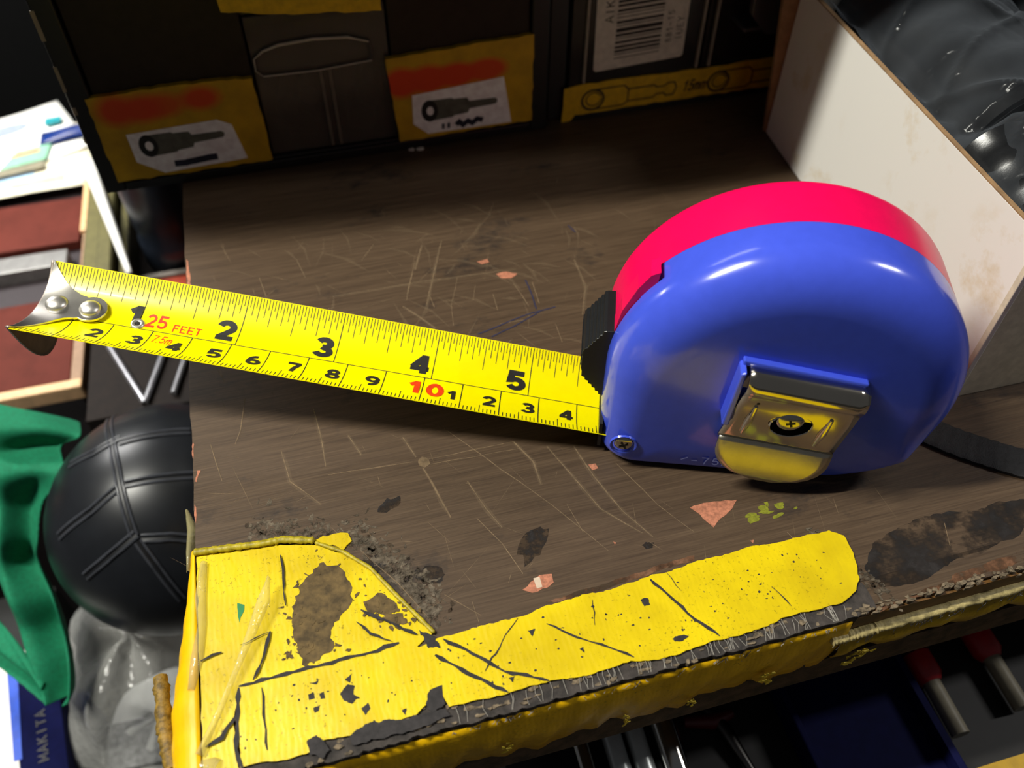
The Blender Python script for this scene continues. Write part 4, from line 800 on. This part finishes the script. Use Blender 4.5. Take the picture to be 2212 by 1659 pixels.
t = thing('red_wire_cutter', 'small cutter with a red grip lying between the chrome tools and bin', 'cutter', (128, 5, -84)); mb = MB(); mb.tube([(124, 16, -81), (129, 4, -81), (132, -10, -81.5)], [1.2, 2.2, 1.2], 10); mb.build('jaw', M('dark_steel', (92, 90, 88), .3, 1), t, smooth=50)
mb = MB(); mb.tube([(118, 9, -80.5), (126, 7, -80.5), (133, 8, -81.5)], [1.6, 2.4, 1.4], 10); mb.build('grip', M('dark_red_plastic', (90, 12, 16), .4), t, smooth=50)

# ================================================================== beside the bench end
st = thing('side_table', 'low dark side table beyond the bench end carrying bag and blue box', 'table', (-150, 110, -760))
s = MB(); s.box((-330, 0, -272), (-12, 200, -256)); s.build('tabletop', M('dark_table_board', (52, 48, 44), .6), st)
for (x, y) in ((-322, 8), (-32, 8), (-322, 180), (-32, 180)):
    s = MB(); s.box((x, y, -760), (x+12, y+12, -272)); s.build('leg', M('dark_table_board', (52, 48, 44), .6), st)
# red-brown chest
ch = thing('wooden_chest', 'reddish brown laminate chest with cream edging and metal rail', 'chest', (-170, 330, -760))
RW = M('red_brown_laminate', (92, 42, 34), .7, var=.12, vs=90, spec=.12); CRM = M('cream_edging', (222, 178, 130), .5); 
s = MB(); s.box((-262, 226, -760), (-76, 444, -116)); s.build('body', M('dark_chest_inside', (40, 30, 34), .6), ch)
s = MB(); s.box((-262, 329, -116), (-79.5, 368, -110)); s.build('lid_panel', RW, ch, bevel=.6); s = MB(); s.box((-262, 230, -116), (-78.5, 287, -111)); s.build('drawer_panel', RW, ch, bevel=.6)
s = MB(); s.box((-262, 309, -116), (-84, 321, -108)); s.build('metal_rail', M('dull_aluminium', (150, 148, 146), .4, .6), ch, bevel=.4)
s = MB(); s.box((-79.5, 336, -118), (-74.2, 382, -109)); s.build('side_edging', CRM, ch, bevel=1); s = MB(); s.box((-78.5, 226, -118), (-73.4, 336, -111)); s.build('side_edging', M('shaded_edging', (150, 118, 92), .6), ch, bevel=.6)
s = MB(); s.box((-262, 224.6, -119), (-73.4, 229.8, -110.6)); s.build('front_edging', CRM, ch, bevel=.8)
# papers on the chest
rr = random.Random(9)
def sheet(x0, y0, x1, y1, rot, z, mat, label, patches=()):
    t = thing('paper_sheet', label, 'paper', ((x0+x1)/2, (y0+y1)/2, z), 'bright papers on the chest'); cx, cyy = (x0+x1)/2, (y0+y1)/2; c, sn = math.cos(rot), math.sin(rot)
    wv = lambda u, v: .7*math.sin(u*.12+1)+.6*math.sin(v*.2)
    f2 = lambda u, v, h: (cx+u*c-v*sn, cyy+u*sn+v*c, z+.8+wv(u, v)*.4+h)
    a, b = (x1-x0)/2, (y1-y0)/2; mb = MB(); mb.grid(16, 10, lambda u, v: f2(-a+2*a*u, -b+2*b*v, 0)); mb.build('sheet', mat, t, smooth=60, solid=.25)
    for i, (u0, v0, ru, rv, m2) in enumerate(patches):
        mb = MB(); mb.prism(arc(u0, v0, ru, rv, 0, 345, 20) if m2[1] else [(u0-ru, v0-rv), (u0+ru, v0-rv), (u0+ru, v0+rv), (u0-ru, v0+rv)], f2, .35, .42+.02*i); mb.build('printed_patch', m2[0], t)
PW = M('bright_paper', (244, 242, 236), .6, var=.03)
C_ = lambda n, rgb, rd: (M(n, rgb, .5), rd)
sheet(-250, 374, -76, 440, .05, -110, M('cream_paper', (240, 232, 206), .6), 'cream printed sheet lying lowest on the wooden chest', [(30, -18, 26, 5, C_('pale_blue_print', (170, 200, 226), False)), (58, -24, 14, 3, C_('pale_orange_print', (236, 196, 160), False))])
sheet(-190, 392, -84, 452, .38, -108.6, PW, 'white sheet with pale blue oval lying at an angle on the chest', [(18, 14, 13, 6, C_('pale_violet_print', (150, 160, 208), True)), (-20, -10, 30, 1.5, C_('tan_print', (208, 196, 150), False))])
t = thing('leaflet', 'small green leaflet with an orange line lying on white paper', 'leaflet', (-108, 404, -106.8)); mb = MB(); mb.prism([(-124, 398), (-100, 404), (-98, 420), (-116, 416)], top, -106.6, -106.0); mb.build('sheet', M('mint_paper', (132, 186, 156), .6), t); mb = MB(); mb.prism([(-119, 409), (-104, 412.5), (-104, 415), (-119, 411.5)], top, -106.0, -105.9); mb.build('printed_patch', M('orange_print', (214, 112, 74), .6), t); mb = MB(); mb.prism([(-128, 391), (-101, 396), (-101, 403), (-124, 398)], top, -106.9, -106.2); mb.build('grey_fold', M('grey_paper', (132, 126, 106), .6), t)
t = thing('plastic_packet', 'dark blue glossy packet lying by the cabinet edge on papers', 'packet', (-86, 428, -106.5)); mb = MB(); mb.grid(10, 6, lambda u, v: (-104+u*34, 418+v*12+u*6, -105.5+3*math.sin(u*3.1)*math.sin(v*3.1))); mb.build('wrapper', M('dark_blue_wrapper', (20, 46, 112), .25), t, smooth=60, solid=1.0); mb = MB(); mb.prism([(-103, 438), (-94, 440), (-94, 446), (-103, 445)], top, -105.6, -104.6); mb.build('teal_corner', M('teal_wrapper', (40, 140, 150), .4), t)
t = thing('paper_strip', 'narrow curled white strip lying across the olive folders', 'paper strip', (-62, 320, -89)); mb = MB(); mb.grid(20, 3, lambda u, v: (-73+u*25+v*(7-4*u), 366-u*98, -87.5+1.5*math.sin(u*4)+1.2*math.sin(v*3))); mb.build('strip', PW, t, smooth=60, solid=.3)
# black speaker-like case behind the papers
t = thing('black_case', 'large plain black case standing behind the bright papers', 'case', (-190, 660, -760)); mb = MB(); mb.box((-420, 600, -760), (-70, 720, 190)); mb.build('shell', M('matt_black', (9, 9, 9), .8, spec=.1), t, bevel=2); mb = MB(); mb.box((-418, 599, 60), (-72, 600.4, 66)); mb.build('trim_line', M('dark_grey_trim', (40, 40, 40), .4), t)
# brown crate with clutter
cr = thing('brown_crate', 'dark brown crate between the chest and the bench, holding black bottle', 'crate', (-38, 300, -760))
DB = M('dark_brown_crate_board', (28, 20, 16), .7, var=.25, spec=.2)
s = MB(); s.box((-71, 204, -760), (-4, 420, -116)); s.build('body', DB, cr); s = MB(); s.box((-71, 204, -116), (-4, 262, -112)); s.build('lid_board', DB, cr, bevel=.5); s = MB(); s.box((-71, 263, -116), (-4, 420, -112.5)); s.build('lid_board', DB, cr, bevel=.5)
for i, (x0, x1, y0, y1, z1, rgb, nm) in enumerate([(-72.0, -63.5, 266, 380, -98, (116, 106, 34), 'olive folder standing against the reddish chest'), (-62.5, -55, 270, 372, -90, (150, 140, 66), 'pale olive folder standing between the other two folders'), (-54.5, -49.5, 262, 360, -96, (92, 84, 30), 'dark olive folder standing beside the black bottle')]):
    t = thing('folder', nm, 'folder', ((x0+x1)/2, (y0+y1)/2, -112), 'olive folders beside the chest'); mb = MB(); mb.box((x0, y0, -112.2), (x1-.4, y1, z1)); mb.build('cover', M('olive_%d' % i, (rgb[0]*.42, rgb[1]*.42, rgb[2]*.28), .6, var=.2), t, bevel=.5); mb = MB(); mb.box((x0+.8, y0+1, z1), (x1-1.2, y1-1, z1+.6)); mb.build('page_edge', M('folder_pages', (96, 90, 48), .7), t)
t = thing('spray_bottle', 'black glossy bottle standing on the brown crate behind bench', 'bottle', (-30, 306, -112.4)); mb = MB(); mb.tube([(-30, 306, -112.4), (-30, 306, -110), (-30, 306, -96), (-30, 306, -92), (-30, 306, -84), (-30, 306, 0), (-30, 306, 10)], [14.5, 16, 16, 14.6, 16, 16, 10], 32); mb.build('body', M('black_gloss', (30, 36, 46), .32, spec=.6), t, smooth=40); mb = MB(); mb.tube([(-30, 306, 10), (-30, 306, 22)], 8, 20); mb.build('cap', BLACK, t, smooth=40)
t = thing('lime_marker', 'lime green marker standing beside the black bottle', 'marker', (-9, 318, -112.4)); mb = MB(); mb.tube([(-9, 318, -112.4), (-9, 318, -40)], 3.2, 12); mb.build('barrel', M('lime_plastic', (140, 150, 20), .5), t, smooth=40); mb = MB(); mb.tube([(-9, 318, -40), (-9, 318, -20), (-9, 318, -18)], [3.5, 3.5, 2], 12); mb.build('cap', M('dark_lime_plastic', (90, 100, 14), .5), t, smooth=40)
t = thing('red_packet', 'flat orange-red packet with grey edge lying before the bottle', 'packet', (-34, 281, -112.4)); mb = MB(); mb.box((-54, 270, -112.4), (-8, 285, -108)); mb.build('wrapper', M('orange_red_card', (160, 52, 22), .5), t, bevel=.4); mb = MB(); mb.box((-56, 285, -112.4), (-8, 288, -106.5)); mb.build('grey_edge', M('grey_card', (120, 112, 104), .6), t)
t = thing('wire_stand', 'bent bare steel wire stand lying on the brown crate', 'wire stand', (-40, 228, -112)); 
for p in ([(-62, 246, -110.4), (-46, 207, -110.4)], [(-35, 246, -110.4), (-46, 207, -110.4)], [(-24, 246, -110.4), (-34, 209, -110.4)]):
    mb = MB(); mb.tube(p, 1.5, 10); mb.build('wire', M('grey_wire', (160, 160, 165), .3, .7), t, smooth=50)
# black rounded shell with raised seams
bc_ = Vector((-34, 141, -107)); BR = 44.0
ball = thing('ball', 'black rubber ball with double grooved seams wedged against the bench end', 'ball', (bc_.x, bc_.y, bc_.z-BR))
s = MB()
def sph(u, v, r_=BR): th = u*2*math.pi; ph = v*math.pi; return (bc_.x+r_*math.sin(ph)*math.cos(th), bc_.y+r_*math.sin(ph)*math.sin(th), bc_.z+r_*math.cos(ph))
s.grid(64, 32, sph); s.build('skin', M('black_rubber_skin', (24, 26, 30), .34, var=.12, vs=120, spec=.5), ball, smooth=180)
CAMP = Vector((43.4, -66.5, 177.1))
SEAMS = [[(-46.6, 169.8, -75.6), (-41.2, 145.5, -63.8), (-39.4, 134.7, -63.8), (-38, 122.9, -67.1), (-36.4, 112.6, -73.5)], [(-40, 146.9, -63.8), (-28.8, 147.4, -63.8), (-16.9, 148.5, -67.1)], [(-39.4, 147.1, -63.8), (-49.6, 144.2, -66), (-59.3, 145.7, -71.3)], [(-38.1, 129.2, -64.8), (-27.6, 129.1, -65.1), (-16.2, 129.8, -68.4)], [(-40.2, 126.6, -65.9), (-50.2, 122.8, -70.4), (-64.4, 122.9, -80.8)], [(-36.2, 112.2, -73.8), (-45, 109.6, -78.2), (-57, 109, -87.3)], [(-35.4, 112.3, -73.7), (-26.1, 111.5, -75.3), (-18.7, 110.9, -78.7)], [(-35.7, 111.3, -74.6), (-31.9, 104.7, -82.2), (-27.6, 98.8, -96.4)]]
SEAMR = M('black_seam', (20, 21, 24), .4); SEAMH = M('seam_ridge', (58, 60, 66), .25)
for sm in SEAMS:
    pts = []
    for i in range(len(sm)-1):
        for j in range(8): pts.append(Vector(sm[i]).lerp(Vector(sm[i+1]), j/8))
    pts.append(Vector(sm[-1])); pts = [bc_+(p-bc_).normalized()*BR for p in pts]
    mb = MB(); mb.tube([bc_+(p-bc_)*1.004 for p in pts], .55, 6); sd = Vector((1, 0, 0))
    off_ = []
    for i, p in enumerate(pts):
        d = (pts[min(i+1, len(pts)-1)]-pts[max(i-1, 0)]).normalized(); nn = d.cross((p-bc_).normalized()).normalized(); off_.append(bc_+(p+nn*2.2-bc_).normalized()*BR*1.004)
    mb.tube(off_, .55, 6); so_ = mb.build('seam', SEAMH, ball, smooth=60)
    mb = MB(); mid = [(a+b)/2 for a, b in zip(pts, off_)]; mb.tube([bc_+(p-bc_).normalized()*BR*1.0 for p in mid], .8, 6, flat=.3); mb.build('groove', SEAMR, so_, smooth=60)
# clear bag under the ball
bgc = Vector((-62, 118, -200))
def bagb(u, v):
    th = u*2*math.pi; ph = v*math.pi; w_ = 1+.10*math.sin(3*th+2*ph)+.06*math.sin(7*th-5*ph)+.05*math.sin(11*ph+2*th)
    return (bgc.x+38*w_*math.sin(ph)**.7*math.cos(th), bgc.y+48*w_*math.sin(ph)**.7*math.sin(th), max(-255.8, bgc.z+58*math.cos(ph)*(.95+.05*math.sin(5*th))))
pb = thing('packing_bag', 'crumpled clear plastic bag of white packaging under the black ball', 'bag', (-62, 118, -256))
s = MB(); s.grid(60, 36, bagb); s.build('film', film('cloudy_bag_film', (200, 200, 196), .8, 1.2, 160, .16, .28), pb, smooth=180)
def foam(u, v):
    th = u*2*math.pi; ph = v*math.pi; return (bgc.x-4+28*math.sin(ph)**.5*math.cos(th), bgc.y-14+30*math.sin(ph)**.5*math.sin(th), max(-255.2, -226+30*math.cos(ph)+1.5*math.sin(6*th)))
s = MB(); s.grid(32, 18, foam); s.build('white_packaging', M('white_foam', (226, 226, 222), .8, var=.1, vs=60), pb, smooth=60)
s = MB(); s.prism([(-86, 86), (-54, 84), (-54, 104), (-86, 106)], top, -197.0, -195.6); s.build('grey_label', M('printed_grey_label', (150, 150, 150), .7, var=.4, vs=400), pb)
# blue box
bx = thing('blue_box', 'dark blue carton with bright blue border and grey lettering under cloth', 'box', (-100, 95, -256))
B4 = [(-116.7, 131.5), (-97.4, 124.2), (-89.1, 76.1), (-106.4, 78.2)]
s = MB(); s.prism(B4, top, -255.8, -165); s.build('carton', M('navy_carton', (8, 13, 60), .75, spec=.1), bx, bevel=.4)
s = MB(); s.prism([(-116.5, 127.3), (-112.3, 126.1), (-106.8, 86.9), (-109.7, 86.8)], top, -165, -164.7); s.build('border_print', M('bright_blue_print', (28, 84, 216), .45), bx)
a_, b_ = [(-96.9, 84.1), (-101.5, 115.1)]; a_, b_ = Vector(a_), Vector(b_); du = (b_-a_).normalized(); dv = Vector((-du.y, du.x))
s = MB(); write(s, 'MAKITA', 0, 0, 3.6, 2.9, lambda u, v, h: tuple(a_+du*u+dv*v)+(-164.6+h,), .15, .25, .0); s.build('lettering', M('grey_print', (74, 72, 74), .6), bx, label='grey lettering running along the blue carton')
wp = MB(); wp.grid(10, 10, lambda u, v: (-168+u*62, 60+v*85, -186+5*math.sin(u*4)*math.cos(v*3))); wpo = wp.build('white_sheet', PW, smooth=60, solid=.4); solo(wpo, 'bright white sheet lying low beside the blue carton', 'paper')
stk = MB(); stk.box((-300, 30, -256), (-112, 180, -194)); solo(stk.build('storage_box', M('dark_storage_box', (34, 34, 34), .8), bevel=1), 'low dark storage box under the white sheet', 'box')
# green cloth with pinked edge, draped over the blue box
G = M('green_cloth', (0, 120, 82), .85, var=.15, vs=700, bumps=.4, bs=3000)
CA = [[(-103.8, 196.1, -74.6), (-95.4, 193.1, -75.1), (-87.5, 188.6, -77), (-74.5, 182.2, -79.4), (-63.4, 175.7, -82.3)], [(-102, 183.5, -74.2), (-94, 179.7, -75.5), (-84.4, 175.3, -76.9), (-72.1, 171.2, -77.4), (-61.8, 166, -79.4)], [(-105.8, 178.9, -84.2), (-98.6, 175.6, -85.3), (-88.6, 172.2, -85.9), (-78.9, 170.9, -84.7), (-70.2, 168.1, -85)], [(-98.5, 166.6, -82.3), (-92.6, 162.3, -84.5), (-85.4, 159.6, -85), (-76.1, 157.8, -84.4), (-67.9, 153.9, -85.7)], [(-99, 161, -92.4), (-92.8, 157.3, -94), (-88.2, 154.7, -95.2), (-82.7, 155.2, -93.4), (-78.6, 151.7, -95.5)], [(-100.8, 149.6, -99.8), (-94.5, 146.6, -100.9), (-90.7, 144.2, -102), (-85.9, 142.2, -102.5), (-82, 140.2, -103.3)], [(-103, 144.3, -110.1), (-97.1, 140.6, -111.8), (-93.5, 139.2, -112.1), (-88.4, 139.6, -110.6), (-84, 137, -111.7)], [(-97.9, 130.7, -115), (-94.6, 127.8, -116.7), (-90.4, 125.3, -117.8), (-83.2, 125.7, -115.8), (-79, 123.5, -116.6)], [(-96.8, 123.6, -126.1), (-92.6, 121, -127.2), (-88.3, 118.2, -128.6), (-82.6, 118.3, -127.2), (-78.6, 115.6, -128.6)], [(-93, 111.2, -130.3), (-89.3, 108.9, -131.4), (-85.6, 106.8, -132.3), (-80.4, 106.4, -131.4), (-77.1, 103.9, -132.7)], [(-89.2, 101.3, -135.1), (-86.6, 99, -136.4), (-84.4, 97.3, -137.3), (-80.4, 96.9, -136.8), (-78.4, 94.6, -138.2)], [(-86.6, 95.1, -137), (-85.7, 93.9, -137.8), (-84.1, 93.2, -138), (-81.9, 92.8, -137.9), (-79.9, 92.4, -137.8)]]
CB = [[(-126.3, 143.3, -129.7), (-127, 140.7, -132), (-128.4, 135.4, -136.8), (-129.4, 131.5, -140.3), (-130.5, 127.6, -143.9)], [(-113, 134.9, -128.3), (-113.8, 131.7, -131.2), (-114.9, 127.8, -134.7), (-115.7, 124.6, -137.6), (-116.6, 121.4, -140.6)], [(-104, 125.1, -129.2), (-104.7, 122.5, -131.5), (-105.7, 118.7, -134.9), (-106.4, 116.1, -137.2), (-107.1, 113.6, -139.6)], [(-94.3, 110.9, -130.9), (-94.8, 109, -132.6), (-95.3, 107.2, -134.3), (-95.8, 105.3, -136), (-95.8, 103.3, -137.7)], [(-87.2, 99.3, -133.7), (-87.5, 98, -134.8), (-87.3, 96.5, -136), (-86.9, 95.2, -137), (-86.5, 94, -137.9)]]
def cloth(CL, a1, a2):
    def f(u, v):
        def cr(P, t):
            n = len(P)-1; i = min(int(t*n), n-1); f = t*n-i; a, b, c, d = P[max(i-1, 0)], P[i], P[i+1], P[min(i+2, n)]
            return ((b*2)+(c-a)*f+(a*2-b*5+c*4-d)*f*f+(b*3-a-c*3+d)*f*f*f)*.5
        p = cr([cr([Vector(q) for q in row], u) for row in CL], v)
        fold = a1*math.sin(u*7.5+v*2.4+.8)+a2*math.sin(u*14-v*3)
        pink = .55*abs(((v*70) % 1)-.5) if u > .97 else 0
        return tuple(p+Vector((.17, .6, -.6))*fold+Vector((-1, .2, 0))*pink)
    return f
s = MB(); s.grid(40, 140, cloth(CA, 5.0, 1.2)); s.grid(20, 40, cloth(CB, 3.0, 1.2)); gc = s.build('green_cloth', G, smooth=180, solid=.8); solo(gc, 'dark green cloth with a pinked edge draped over the blue carton', 'cloth')
